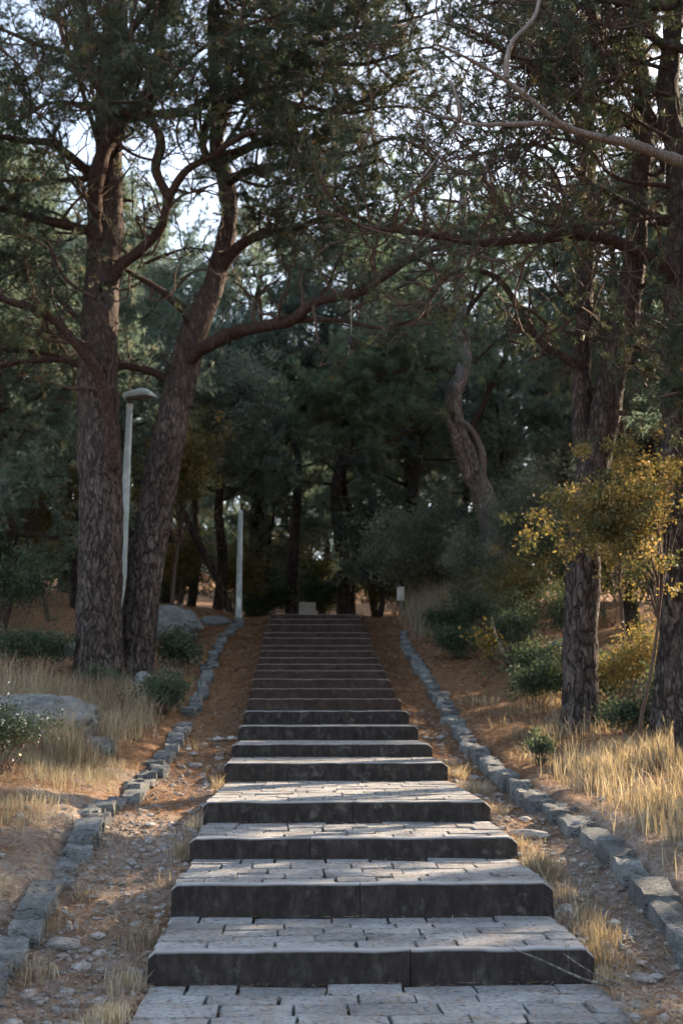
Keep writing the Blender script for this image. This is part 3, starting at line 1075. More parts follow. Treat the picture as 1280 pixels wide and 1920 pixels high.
def hand_tree(name, label, basepix, trunk, r_trunk, limbs, seed, bark='bark', needle='needle', per=16, needle_w=0.006, nl=(0.09, 0.16), extra=(), group=None, rough=0.028, cat='tree', trunk2=None, sprout_kw=None, bare=0.0):
    """trunk: list of (px, py, Y); limbs: list of dicts(path, r=(r0, r1), leaf, mat)"""
    rng_ = np.random.default_rng(seed)
    tp = [np.array(basepix)] + [at(*q) for q in trunk]
    b0 = tp[0]
    root = thing(name, b0, label, cat, group)
    stems = [(tp, r_trunk, bark)]
    if trunk2:
        for (pp, rr) in trunk2:
            stems.append(([at(*q) for q in pp], rr, bark))
    tufts = []
    for si, (pp, rr, bk) in enumerate(stems):
        path = catmull(pp, 0.06)
        if si == 0:
            path = np.vstack([path[0] + (path[0] - path[1]) / np.linalg.norm(path[0] - path[1]) * np.linspace(0.4, 0.06, 6)[:, None], path])
        s = np.linspace(0, 1, len(path))
        rad = np.interp(s, np.linspace(0, 1, len(rr)), rr)
        tb = Tubes()
        hgt = path[:, 2] - b0[2]
        fl = 0.16 * rr[0] * 2 * np.exp(-np.clip(hgt, -.2, None) / 0.22) if si == 0 else None
        tb.add(path, rad, 44, rough * min(1.0, rr[0] / 0.3), seed + si, fl)
        link('trunk', tb.mesh('trunk', b0), M[bk], root, b0)
        for _ in range(7 if rr[0] > .2 else 3):
            i = rng_.integers(len(path) // 5, len(path) * 3 // 4)
            a = rng_.uniform(0, 6.3)
            d = np.array([math.cos(a), math.sin(a) * .8 - .3, .25])
            d /= np.linalg.norm(d)
            q0 = path[i] + d * rad[i] * .8
            ln = rng_.uniform(.08, .3)
            sb = Tubes()
            k0 = rng_.uniform(.02, .05)
            sb.add(wander(q0, d, ln + rad[i] * .2, 4, rng_, .12, .02), [k0 * 1.5, k0, k0 * .85, k0 * .8, k0 * .5], 7, .004, seed)
            link('stub', sb.mesh('stub', b0), M['bark_far'], root, b0)
    for lb in limbs:
        pts = lb['path']
        path = catmull([at(*q) if len(q) == 3 else np.array(q[:3]) for q in pts], 0.10)
        path = path + np.stack([fbm(path * 2.0 + k * 9.1, seed + k, 2) for k in range(3)], -1) * lb.get('wob', 0.05) * np.linspace(0, 1, len(path))[:, None]
        r0, r1 = lb['r']
        mt = lb.get('mat', 'bark_red')
        tb = Tubes()
        tb.add(path, (r0 + (r1 - r0) * np.linspace(0, 1, len(path)) ** 0.85) * (1 + .22 * fbm(path * 3.5, seed + 20, 3)), 12, 0.007 if r0 > .05 else 0.003, seed)
        o = link('limb', None, None, root, b0)
        leaf = lb.get('leaf', 1.0)
        kw = dict(sprout_kw or {})
        kw.update(lb.get('kw', {}))
        tw = Tubes()
        if bare and mt != 'deadwood':
            bare_branches(path, r0, r1, rng_, tw, tufts, bare * lb.get('bare', 1.0))
        if leaf > 0:
            sprout(path, rng_, tw, tufts, dens=leaf, **kw)
        bpy.data.objects.remove(o)
        o = link('limb', tb.mesh('limb', b0), M[mt], root, b0)
        if tw.n:
            g = link('twigs', tw.mesh('twigs', b0), M['twig'], o, b0)
            g['kind'] = 'stuff'
        if 'label' in lb:
            o['label'] = lb['label']
    for e in extra:
        tufts.extend(e)
    if tufts:
        link('crown', needle_mesh('crown', tufts, rng_, per, nl, needle_w, b0), M[needle], root, b0)
    return root, len(tufts)


def L_(path, r0, r1, leaf=1.0, **k):
    d = dict(path=path, r=(r0, r1), leaf=leaf)
    d.update(k)
    return d


TA, TB, TC, TD = 19.8, 20.5, 15.2, 14.0
counts = []
# --- pine A: the thick trunk on the left


def fill_limbs(trunk_pts, xr, yr, Y0, dY, n, seed, r0=.06, leaf=1.0, r1=.015):
    """further leafy limbs of a crown, from the upper trunk outwards"""
    q = np.random.default_rng(seed)
    out = []
    for _ in range(n):
        a = trunk_pts[q.integers(len(trunk_pts))]
        tx, ty, tY = q.uniform(*xr), q.uniform(*yr), Y0 + q.uniform(*dY)
        mx, my = (a[0] + tx) / 2 + q.normal(0, 25), (a[1] + ty) / 2 - q.uniform(-10, 50)
        out.append(L_([a, ((a[0] + mx) / 2 + q.normal(0, 12), (a[1] + my) / 2 + q.normal(0, 12), (a[2] * 3 + tY) / 4), (mx, my, (a[2] + tY) / 2), ((tx + mx) / 2 + q.normal(0, 15), (ty + my) / 2 + q.normal(0, 15), (a[2] + 3 * tY) / 4), (tx, ty, tY)],
                      r0 * q.uniform(.6, 1.1), r1, leaf, kw=dict(t0=.3), bare=.3))
    return out


baseA = on_ground(*at(187, 1285, TA)[:2], -0.05)
limbsA = [
    L_([(190, 560, TA), (225, 500, TA - .2), (262, 470, TA - .5), (300, 428, TA - .8), (320, 365, TA - 1), (352, 318, TA - 1.2), (400, 290, TA - 1.4), (440, 262, TA - 1.5), (500, 240, TA - 1.6)], .15, .035, kw=dict(t0=.6)),
    L_([(318, 372, TA - 1), (292, 318, TA - 1.2), (303, 272, TA - 1.3), (292, 238, TA - 1.4), (268, 220, TA - 1.5), (232, 208, TA - 1.6), (190, 172, TA - 1.7), (168, 128, TA - 1.9), (165, 60, TA - 2.0), (150, -30, TA - 2.2)], .105, .04, .8, kw=dict(t0=.5)),
    L_([(182, 520, TA), (178, 400, TA - .3), (182, 330, TA - .4), (202, 268, TA - .4), (242, 214, TA - .3), (288, 160, TA - .2), (300, 60, TA - .1), (310, -40, TA)], .18, .10, .7, kw=dict(t0=.6)),
    L_([(212, 880, TA - .3), (197, 760, TA - .5), (178, 690, TA - .7), (140, 640, TA - 1), (90, 592, TA - 1.3), (20, 565, TA - 1.8), (-60, 545, TA - 2.2)], .13, .06, .5, kw=dict(t0=.6)),
    L_([(180, 440, TA - .1), (150, 428, TA - .3), (90, 414, TA - .6), (20, 395, TA - .9), (-50, 385, TA - 1.2)], .11, .05, .8, kw=dict(t0=.4)),
    L_([(175, 330, TA), (140, 300, TA - .3), (100, 270, TA - .5), (40, 262, TA - .9), (-40, 250, TA - 1.2)], .11, .04, 1, kw=dict(t0=.3)),
    L_([(190, 640, TA), (110, 560, TA - .4), (50, 500, TA - .8), (0, 470, TA - 1.1), (-60, 430, TA - 1.4)], .07, .03, .7, kw=dict(t0=.4)),
    L_([(170, 690, TA + .2), (110, 675, TA + .3), (40, 680, TA + .3), (-50, 690, TA + .2)], .07, .03, .5, kw=dict(t0=.4)),
    L_([(205, 230, TA - .1), (280, 215, TA - .2), (360, 205, TA - .2), (440, 178, TA - .3), (540, 160, TA - .5), (640, 150, TA - .7)], .09, .03, 1, kw=dict(t0=.35)),
    L_([(200, 180, TA), (150, 110, TA - .2), (90, 90, TA - .4), (20, 60, TA - .6), (-40, 40, TA - .6)], .08, .03, 1, kw=dict(t0=.2)),
    L_([(268, 222, TA - 1.5), (330, 140, TA - 1.8), (380, 90, TA - 2.1), (450, 50, TA - 2.3), (540, 20, TA - 2.5)], .05, .02, 1, kw=dict(t0=.2)),
    L_([(210, 120, TA), (260, 40, TA - .3), (330, -40, TA - .5), (420, -120, TA - .8)], .08, .03, 1, kw=dict(t0=.1)),
    L_([(210, 60, TA), (160, -40, TA), (90, -120, TA)], .08, .03, 1, kw=dict(t0=.1)),
    L_([(-10, 80, TA - 2.8), (40, 130, TA - 2.8), (60, 190, TA - 2.8), (50, 240, TA - 2.8)], .03, .012, 1, kw=dict(t0=.1)),
]
for pts in ([(180, 560), (120, 520), (85, 450), (40, 490), (15, 540), (-30, 560)], [(185, 400), (130, 330), (110, 250), (60, 200), (40, 140), (0, 100)], [(205, 250), (250, 290), (300, 300), (340, 270), (380, 240)]):
    limbsA.append(L_([(a_, b_, TA - 1.0) for a_, b_ in pts], .04, .008, .06, bare=.7, wob=.10, kw=dict(t0=.5)))
limbsA += fill_limbs([(203, 330, TA), (204, 200, TA), (212, 90, TA), (220, -40, TA), (196, 450, TA)], (-120, 520), (-160, 420), TA, (-3, 2.5), 12, 71, leaf=.8)
_, c = hand_tree('pine_tree', 'thick furrowed pine with twisting limbs on the left bank', baseA,
                 [(188, 1150, TA), (190, 1000, TA), (187, 860, TA), (183, 720, TA), (188, 600, TA), (196, 480, TA + .1), (203, 380, TA + .1), (205, 290, TA + .1), (202, 200, TA + .1), (212, 90, TA), (220, -40, TA), (215, -300, TA)],
                 [.46, .415, .40, .40, .37, .35, .33, .27, .25, .23, .20, .17, .1], limbsA, 1, bare=1.0)
counts.append(c)
# --- pine B: leaning trunk behind the lamp
baseB = on_ground(*at(248, 1268, TB)[:2], -0.05)
limbsB = [
    L_([(338, 700, TB), (365, 665, TB - .3), (400, 643, TB - .6), (450, 620, TB - 1), (540, 602, TB - 1.6), (590, 568, TB - 2), (680, 545, TB - 2.6), (760, 488, TB - 3.1), (850, 452, TB - 3.6), (930, 420, TB - 4)], .155, .05, .3, kw=dict(t0=.55)),
    L_([(548, 600, TB - 1.6), (600, 600, TB - 1.8), (650, 601, TB - 2), (720, 613, TB - 2.3), (800, 590, TB - 2.6)], .06, .02, .35, kw=dict(t0=.5)),
    L_([(415, 505, TB), (445, 465, TB - .3), (490, 440, TB - .6), (540, 432, TB - .9), (620, 405, TB - 1.4), (700, 380, TB - 1.9)], .12, .04, 1, kw=dict(t0=.3)),
    L_([(345, 580, TB - .1), (320, 558, TB - .3), (280, 530, TB - .5), (235, 505, TB - .8), (210, 480, TB - 1)], .09, .03, .3, kw=dict(t0=.6)),
    L_([(338, 725, TB), (300, 703, TB + .15), (260, 690, TB + .3), (180, 680, TB + .5), (60, 660, TB + .8), (-60, 650, TB + 1)], .09, .04, .5, kw=dict(t0=.4)),
    L_([(425, 345, TB), (470, 320, TB - .3), (540, 310, TB - .7), (640, 318, TB - 1.3), (720, 300, TB - 1.8)], .09, .03, 1, kw=dict(t0=.2)),
    L_([(405, 320, TB), (380, 270, TB - .2), (400, 200, TB - .3), (440, 120, TB - .5), (500, 60, TB - .8), (560, 0, TB - 1)], .10, .03, 1, kw=dict(t0=.2)),
    L_([(420, 300, TB), (510, 255, TB - .5), (600, 215, TB - 1.2), (700, 180, TB - 2), (780, 130, TB - 2.6)], .10, .03, 1, kw=dict(t0=.2)),
    L_([(410, 220, TB), (480, 140, TB - .7), (580, 90, TB - 1.6), (680, 60, TB - 2.4), (780, 30, TB - 3)], .09, .03, 1, kw=dict(t0=.15)),
    L_([(405, 120, TB), (470, 20, TB - .6), (580, -30, TB - 1.3), (700, -60, TB - 2)], .08, .03, 1, kw=dict(t0=.1)),
    L_([(660, 318, TB - 1.4), (640, 360, TB - 1.6), (600, 420, TB - 1.8), (560, 470, TB - 2)], .03, .012, 1, kw=dict(t0=.1)),
    L_([(520, 255, TB - .6), (560, 330, TB - .9), (540, 390, TB - 1.1), (500, 420, TB - 1.1)], .03, .012, 1, kw=dict(t0=.1)),
]
limbsB += [
    L_([(408, 290, TB), (520, 270, TB - 1), (640, 290, TB - 2), (740, 260, TB - 2.8), (820, 300, TB - 3.4)], .07, .015, .55, kw=dict(t0=.3)),
    L_([(405, 180, TB), (520, 190, TB - 1), (640, 210, TB - 2.2), (760, 200, TB - 3), (860, 230, TB - 3.6)], .07, .015, .55, kw=dict(t0=.35)),
    L_([(404, 100, TB), (540, 112, TB - 1.2), (680, 120, TB - 2.4), (800, 90, TB - 3.2), (880, 140, TB - 3.8)], .07, .015, .55, kw=dict(t0=.35)),
    L_([(402, 20, TB), (560, 40, TB - 1.4), (700, 50, TB - 2.6), (820, 20, TB - 3.4)], .06, .015, .55, kw=dict(t0=.35)),
]
for pts in ([(640, 590), (700, 560), (740, 545), (800, 510), (835, 478), (900, 470)], [(350, 185), (370, 130), (410, 90), (430, 30), (425, -30)], [(385, 140), (410, 190), (428, 235), (470, 250)],
            [(515, 205), (510, 165), (530, 120), (545, 70), (590, 30)], [(270, 495), (350, 465), (400, 475), (420, 470)], [(560, 600), (610, 540), (640, 480), (700, 440), (720, 390)],
            [(430, 330), (500, 350), (560, 330), (620, 350), (690, 330), (760, 350)], [(600, 330), (640, 380), (700, 420), (760, 425), (830, 400)]):
    limbsB.append(L_([(a_, b_, TB - .0035 * (a_ - 380) - .3) for a_, b_ in pts], .038, .007, .06, bare=.7, wob=.10, kw=dict(t0=.5)))
limbsB += fill_limbs([(423, 340, TB), (408, 290, TB), (405, 180, TB), (402, 60, TB), (410, -100, TB)], (330, 880), (-160, 420), TB, (-3.5, 3), 12, 72, leaf=.6)
_, c = hand_tree('pine_tree', 'leaning pine beside the lamp with a long limb over the steps', baseB,
                 [(262, 1160, TB), (280, 1030, TB), (303, 900, TB), (325, 780, TB), (345, 690, TB), (368, 610, TB), (398, 540, TB), (418, 470, TB + .1), (428, 400, TB + .1), (423, 340, TB + .1), (408, 290, TB + .1), (405, 180, TB), (400, 40, TB), (410, -120, TB)],
                 [.37, .35, .34, .345, .33, .31, .29, .24, .185, .165, .16, .14, .12, .09, .05], limbsB, 2, bare=1.0)
counts.append(c)
# --- pine C: double stem on the right
baseC = on_ground(*at(1086, 1378, TC)[:2], -0.05)
limbsC = [
    L_([(1090, 690, TC), (1060, 672, TC - .1), (1012, 640, TC - .3), (970, 572, TC - .5), (922, 516, TC - .7), (850, 510, TC - .9), (800, 570, TC - 1), (782, 612, TC - 1)], .075, .018, .25, mat='bark', kw=dict(t0=.55)),
    L_([(1205, 250, TC), (1150, 215, TC), (1100, 205, TC - .2), (1050, 170, TC - .3), (1010, 150, TC - .4), (960, 100, TC - .6), (880, 60, TC - .8)], .08, .02, .3, kw=dict(t0=.3)),
    L_([(1100, 350, TC), (1060, 300, TC), (1000, 270, TC + .2), (930, 280, TC + .4), (860, 300, TC + .5)], .05, .015, .3, kw=dict(t0=.2)),
    L_([(1105, 250, TC), (1080, 160, TC), (1040, 90, TC), (980, 60, TC + .1), (900, 30, TC + .2)], .05, .02, .33, kw=dict(t0=.1)),
    L_([(1195, 120, TC), (1120, 60, TC), (1040, 20, TC - .2), (940, 5, TC - .4), (860, 20, TC - .5)], .07, .02, .33, kw=dict(t0=.2)),
    L_([(1105, 470, TC), (1060, 430, TC), (1010, 440, TC), (960, 420, TC), (930, 370, TC)], .035, .012, .6, kw=dict(t0=.2)),
    L_([(1090, 590, TC), (1060, 560, TC), (1030, 520, TC - .1), (1010, 480, TC - .1)], .03, .012, .4, kw=dict(t0=.4)),
    L_([(1150, 640, TC), (1110, 590, TC + .1), (1090, 520, TC + .1), (1130, 460, TC + .3), (1120, 400, TC + .4)], .03, .012, .4, kw=dict(t0=.4)),
    L_([(1190, 430, TC), (1230, 380, TC + .5), (1270, 350, TC + 1), (1330, 320, TC + 1.4)], .05, .02, .3, kw=dict(t0=.2)),
    L_([(1200, 40, TC), (1160, -60, TC), (1080, -120, TC)], .06, .02, 1, kw=dict(t0=.0)),
    L_([(1180, 640, TC + .1), (1220, 660, TC + .6), (1270, 640, TC + 1.2), (1330, 600, TC + 1.5)], .04, .015, .3, kw=dict(t0=.3)),
]
limbsC += fill_limbs([(1195, 390, TC), (1205, 270, TC), (1203, 170, TC), (1190, 60, TC), (1103, 300, TC), (1108, 120, TC)], (850, 1330), (-160, 330), TC, (-1.5, 3), 7, 73, .04, leaf=.45)
_, c = hand_tree('pine_tree', 'double-stemmed pine rising behind the golden oak bush', baseC,
                 [(1086, 1250, TC), (1090, 1120, TC), (1098, 980, TC), (1112, 870, TC), (1130, 790, TC), (1150, 690, TC), (1175, 590, TC), (1187, 490, TC), (1195, 390, TC), (1205, 270, TC), (1203, 170, TC), (1190, 60, TC), (1190, -120, TC)],
                 [.27, .245, .235, .235, .245, .235, .19, .18, .165, .15, .14, .12, .10, .05], limbsC, 3, bare=1.7,
                 trunk2=[([(1105, 900, TC), (1092, 830, TC + .05), (1090, 740, TC + .1), (1093, 620, TC + .1), (1098, 500, TC + .1), (1103, 380, TC + .1), (1100, 250, TC + .1), (1108, 120, TC), (1110, -80, TC)], [.15, .135, .125, .12, .115, .11, .10, .08, .05])])
counts.append(c)
# --- pine D: at the right edge
baseD = on_ground(*at(1252, 1400, TD)[:2], -0.05)
limbsD = [
    L_([(1262, 530, TD), (1225, 490, TD - .3), (1180, 465, TD - .6), (1100, 440, TD - 1.0), (1000, 450, TD - 1.5), (900, 455, TD - 1.9), (800, 440, TD - 2.3), (700, 427, TD - 2.7), (655, 412, TD - 2.8), (620, 360, TD - 2.9), (590, 320, TD - 3)], .115, .012, .22, mat='bark_red', kw=dict(t0=.7)),
    L_([(1310, 320, TD - 1.5), (1280, 305, TD - 1.6), (1180, 270, TD - 2), (1080, 246, TD - 2.3), (1035, 222, TD - 2.5), (985, 180, TD - 2.7), (945, 148, TD - 2.8), (870, 108, TD - 3.1), (818, 84, TD - 3.3)], .085, .012, 0, mat='deadwood', wob=.02, label='bare weathered grey dead limb'),
    L_([(1060, 238, TD - 2.35), (1020, 232, TD - 2.5), (960, 233, TD - 2.8), (880, 233, TD - 3.1), (850, 222, TD - 3.2), (805, 216, TD - 3.4), (765, 200, TD - 3.5)], .045, .008, 0, mat='deadwood', wob=.02, label='bare pale dead side branch'),
    L_([(862, 230, TD - 3.15), (858, 195, TD - 3.2), (850, 165, TD - 3.2), (832, 142, TD - 3.2)], .028, .006, 0, mat='deadwood', wob=.01),
    L_([(862, 235, TD - 3.15), (835, 265, TD - 3.1), (810, 310, TD - 3.1), (780, 345, TD - 3.1), (755, 372, TD - 3.1)], .016, .004, 0, mat='deadwood', wob=.02),
    L_([(948, 148, TD - 2.8), (950, 110, TD - 2.8), (962, 75, TD - 2.8), (1000, 35, TD - 2.8), (1015, -20, TD - 2.8)], .035, .018, 0, mat='deadwood', wob=.02),
    L_([(1000, 195, TD - 2.65), (985, 175, TD - 3), (985, 120, TD - 3.1)], .012, .004, 0, mat='deadwood', wob=.01),
    L_([(945, 235, TD - 2.85), (940, 215, TD - 3)], .02, .008, 0, mat='deadwood', wob=.01),
    L_([(1258, 425, TD), (1230, 405, TD - .1), (1170, 378, TD - .3), (1110, 345, TD - .5), (1075, 312, TD - .6), (1040, 275, TD - .7), (1005, 235, TD - .8)], .05, .015, .4, mat='bark', kw=dict(t0=.5)),
    L_([(1330, 110, TD - 1), (1280, 92, TD - 1.2), (1240, 80, TD - 1.3), (1180, 52, TD - 1.5), (1100, 42, TD - 1.7), (1040, 45, TD - 1.9), (1000, 20, TD - 2)], .07, .02, .4, mat='bark', kw=dict(t0=.5)),
    L_([(1250, 100, TD), (1220, 60, TD - .3), (1170, 15, TD - .6), (1100, -20, TD - .9)], .06, .02, .3, kw=dict(t0=.3)),
    L_([(1255, 300, TD), (1220, 330, TD - .2), (1180, 290, TD - .3), (1140, 290, TD - .4), (1090, 240, TD - .5)], .04, .012, .7, kw=dict(t0=.4)),
    L_([(1260, 200, TD), (1200, 150, TD), (1130, 120, TD + .2), (1050, 110, TD + .3), (960, 130, TD + .4)], .06, .02, .3, kw=dict(t0=.3)),
    L_([(1262, 640, TD), (1300, 620, TD - .6), (1290, 640, TD - 1.6), (1275, 660, TD - 2.2)], .04, .012, .3, kw=dict(t0=.5)),
    L_([(1262, 740, TD), (1320, 720, TD - .8), (1300, 730, TD - 2)], .04, .012, .7, kw=dict(t0=.6)),
    L_([(1330, -10, TD - 1), (1250, 15, TD - 1.4), (1150, 5, TD - 1.8), (1050, -20, TD - 2.1)], .06, .02, .3, kw=dict(t0=.3)),
]
for pts in ([(1200, 60), (1140, 75), (1080, 100), (1005, 150), (960, 188), (880, 196), (830, 180)], [(1255, 262), (1235, 250), (1180, 220), (1120, 190), (1065, 172), (1040, 145), (1000, 120)],
            [(1255, 405), (1060, 425), (990, 415), (940, 385), (915, 340), (930, 290)], [(1075, 425), (1060, 390), (1040, 335), (1000, 300), (960, 305)],
            [(1250, 130), (1120, 100), (990, 115), (920, 90), (840, 45), (780, 30)], [(1255, 350), (1150, 330), (1090, 270), (1020, 262), (960, 300), (900, 330), (850, 320)],
            [(1255, 180), (1150, 150), (1060, 180), (990, 220), (900, 255), (840, 290), (790, 300)]):
    limbsD.append(L_([(a_, b_, TD - 1.6 + .0022 * (a_ - 1000)) for a_, b_ in pts], .032, .006, .06, bare=.75, wob=.10, kw=dict(t0=.5)))
limbsD += fill_limbs([(1262, 280, TD), (1252, 170, TD), (1260, 60, TD), (1272, -100, TD)], (950, 1400), (-200, 260), TD, (-2, 2), 5, 74, .04, leaf=.45)
_, c = hand_tree('pine_tree', 'tall pine cut by the right edge with pale dead limbs', baseD,
                 [(1262, 1250, TD), (1270, 1100, TD), (1270, 950, TD), (1264, 800, TD), (1262, 660, TD), (1266, 520, TD), (1272, 400, TD), (1262, 280, TD), (1252, 170, TD), (1260, 60, TD), (1275, -150, TD)],
                 [.24, .215, .20, .195, .19, .185, .18, .165, .155, .14, .13, .07], limbsD, 4, bare=1.7)
counts.append(c)
rb = on_ground(*at(1292, 1450, 12.2)[:2], -0.05)
hand_tree('pine_tree', 'dark slim pine trunk at the very right edge above the grass', rb, [(1284, 1330, 12.2), (1296, 1150, 12.3), (1310, 900, 12.4), (1325, 500, 12.5), (1330, 100, 12.5), (1334, -150, 12.6), (1330, -420, 12.6)], [.13, .11, .105, .10, .09, .08, .06, .02],
          fill_limbs([(1331, 20, 12.5), (1334, -150, 12.6), (1332, -300, 12.6)], (1120, 1560), (-480, -60), 12.5, (-1.6, 1.6), 7, 76, .035, leaf=.7) + [L_([(1318, 700, 12.3), (1300, 660, 11.6), (1280, 640, 11.2), (1262, 610, 11.0)], .02, .006, 1, kw=dict(t0=.5, step=.12, clen=(.2, .45), twig=(.1, .25))),
           L_([(1316, 800, 12.3), (1300, 765, 11.6), (1285, 752, 11.2), (1262, 742, 11.0)], .02, .006, 1, kw=dict(t0=.5, step=.12, clen=(.2, .45), twig=(.1, .25)))], 5)

# --- pine E: twisted tree in the middle distance with a soft pale crown
TE = 29.5
baseE = on_ground(*at(935, 1090, TE)[:2], -0.2)
soft = dict(step=.32, clen=(.7, 1.6), nt=3, tuftstep=.14, tstep=.26, twig=(.3, .6))
limbsE = [
    L_([(905, 940, TE), (880, 900, TE - .2), (862, 850, TE - .4), (845, 800, TE - .5), (820, 775, TE - .7), (790, 780, TE - 1)], .19, .08, .0, mat='bark_pale'),
    L_([(898, 940, TE - .2), (905, 880, TE - .4), (900, 835, TE - .5), (880, 800, TE - .5), (860, 790, TE - .4)], .13, .07, 0, mat='deadwood', label='pale bare dead limb'),
    L_([(880, 860, TE), (886, 800, TE + .3), (905, 760, TE + .5), (930, 700, TE + .7), (960, 650, TE + 1)], .13, .05, .8, mat='bark_red', kw=dict(t0=.5)),
    L_([(850, 775, TE - .4), (800, 770, TE - .9), (740, 760, TE - 1.3), (660, 775, TE - 1.7), (580, 800, TE - 2)], .08, .03, 1, kw=dict(t0=.1, step=.13)),
    L_([(860, 700, TE), (800, 690, TE - .6), (730, 700, TE - 1.2), (650, 715, TE - 1.7), (580, 745, TE - 2.1)], .08, .03, 1, kw=dict(t0=.1, step=.13)),
    L_([(868, 660, TE), (810, 650, TE - .3), (740, 650, TE - .7), (680, 670, TE - 1.0)], .07, .03, 1, kw=dict(t0=.2, step=.18)),
    L_([(850, 780, TE - .4), (790, 800, TE - 1.2), (720, 830, TE - 1.6), (640, 850, TE - 2)], .05, .02, .8, kw=dict(t0=.2)),
    L_([(865, 620, TE), (820, 560, TE), (760, 520, TE - .2), (700, 500, TE - .4)], .08, .03, .9, kw=dict(t0=.2)),
    L_([(865, 600, TE), (910, 540, TE), (960, 500, TE - .2), (1020, 490, TE - .4)], .08, .03, .9, kw=dict(t0=.2)),
    L_([(862, 560, TE), (850, 480, TE), (880, 400, TE), (860, 330, TE)], .09, .03, .9, kw=dict(t0=.2)),
    L_([(870, 700, TE), (930, 640, TE - .3), (1000, 600, TE - .6), (1060, 590, TE - .8)], .06, .02, .9, kw=dict(t0=.3)),
]
limbsE += fill_limbs([(866, 620, TE), (860, 540, TE), (862, 460, TE), (870, 380, TE)], (600, 1080), (180, 560), TE, (-3, 2), 4, 75, .06, leaf=.7)
_, c = hand_tree('pine_tree', 'twisted pine with soft pale green boughs behind the steps', baseE,
                 [(925, 1000, TE), (905, 930, TE), (880, 870, TE), (855, 800, TE), (850, 740, TE), (868, 690, TE), (866, 620, TE), (860, 540, TE), (862, 460, TE), (870, 330, TE)],
                 [.46, .42, .36, .31, .27, .24, .22, .18, .15, .11, .06], limbsE, 6, bark='bark_pale', needle='needle_soft', per=30, needle_w=.0075, nl=(.12, .2), sprout_kw=soft)
counts.append(c)


# ------------------------------------------------------------------ generic pines for the wood behind and beside
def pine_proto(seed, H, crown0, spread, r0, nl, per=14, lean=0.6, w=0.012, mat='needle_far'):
    rng_ = np.random.default_rng(seed)
    root = thing('pine_tree', (0, 0, 0), 'pine', 'tree')
    pts = [np.array([0, 0, -0.4])]
    ang = rng_.uniform(0, 6.3)
    for i in range(1, 7):
        f = i / 6
        pts.append(np.array([math.cos(ang) * lean * f ** 1.5 + rng_.normal(0, .12), math.sin(ang) * lean * f ** 1.5 + rng_.normal(0, .12), H * f]))
    path = catmull(pts, .3)
    tb = Tubes()
    tb.add(path, r0 * (1 - 0.85 * np.linspace(0, 1, len(path))) + .015, 14, .02, seed)
    tufts = []
    for k in range(nl):
        f = crown0 + (1 - crown0) * ((k + rng_.random()) / nl)
        i = int(f * (len(path) - 1))
        a = k * 2.4 + rng_.normal(0, .4)
        ln = spread * (1.15 - 0.75 * ((f - crown0) / (1 - crown0)) ** 1.3) * rng_.uniform(.7, 1.15)
        d = np.array([math.cos(a), math.sin(a), rng_.uniform(-.05, .45)])
        lp = wander(path[i], d, ln, 8, rng_, .16, .03)
        rr = max(.02, r0 * .38 * (1 - f * .6))
        tb.add(lp, np.linspace(rr, .012, len(lp)), 6)
        sprout(lp, rng_, tb, tufts, step=.26, clen=(.6, 1.4), r0=.014, t0=.2, twig=(.3, .6), tstep=.28, nt=3, tuftstep=.15)
    link('trunk', tb.mesh('trunk'), M['bark_far'], root)
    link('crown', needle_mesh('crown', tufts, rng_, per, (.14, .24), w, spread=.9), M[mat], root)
    return root, len(tufts)


PROTO = []
for a in ((11, 11.5, .38, 3.0, .21, 30), (12, 13.5, .45, 2.8, .25, 30), (13, 10.0, .25, 2.7, .18, 30), (14, 12.5, .52, 3.3, .24, 26)):
    o, c = pine_proto(*a)
    counts.append(c)
    PROTO.append(o)

far_spots = [  # x, y, proto, scale : the wood behind the steps
    (-3.2, 33, 0, 1.0), (-0.9, 36.5, 1, 1.05), (1.2, 39, 3, 1.0), (3.4, 35, 1, 1.0), (-5.6, 31, 3, 1.0), (-7.6, 35, 1, 1.0),
    (9.0, 37, 3, 1.1), (-2.2, 43, 1, 1.15), (2.6, 46, 0, 1.2), (-5.0, 42, 3, 1.15), (6.2, 43, 1, 1.2),
    (-10.5, 40, 0, 1.2), (-8.5, 47, 1, 1.25), (10.8, 45, 1, 1.25), (0.3, 53, 3, 1.3), (-4.0, 56, 1, 1.35), (5.0, 56, 3, 1.35),
    (13.5, 52, 0, 1.4), (-12.5, 54, 3, 1.4), (9.5, 58, 1, 1.45), (-8.0, 62, 0, 1.5), (2.0, 64, 1, 1.5), (-15, 64, 1, 1.5), (15, 64, 3, 1.5),
    (-0.8, 48, 0, 0.9), (4.2, 50, 2, 1.1), (-6.5, 51, 2, 1.1), (1.8, 33.5, 2, .62), (-1.9, 39.5, 2, .7), (7.8, 49, 2, 1.2), (-10, 33, 2, .9),
    (-11, 74, 2, 2.0), (-6.5, 78, 2, 2.0), (-2, 75, 2, 2.0), (2.5, 79, 2, 2.0), (7, 75, 2, 2.0), (12, 79, 2, 2.1), (17, 76, 2, 2.1), (-16, 79, 2, 2.1), (22, 78, 2, 2.2), (20, 62, 2, 1.8), (16, 48, 2, 1.5), (13, 40, 2, 1.3),
]
left_spots = [(-7.4, 24.5, 2, .9), (-6.2, 27.5, 0, .95), (-9.0, 28.5, 3, 1.0), (-8.2, 20.5, 1, .95), (-11, 24, 0, 1.0)]
right_spots = [(7.2, 24.6, 3, .9), (9.6, 30, 0, 1.0), (8.8, 22.8, 1, 1.0), (5.6, 31.5, 2, .75), (12.0, 26, 3, 1.05)]
shade_spots = [(7.6, 13.0, 0, 1.0), (9.6, 9.6, 3, 1.0), (8.0, 6.2, 1, .9), (11.5, 15.5, 1, 1.1), (12.6, 11.6, 0, 1.1), (15.5, 14.5, 1, 1.2), (15.2, 11.0, 0, 1.1), (17.5, 9.5, 3, 1.2), (20, 18, 1, 1.3)]  # unseen pines towards the sun, placed to shade the steps
used = set()
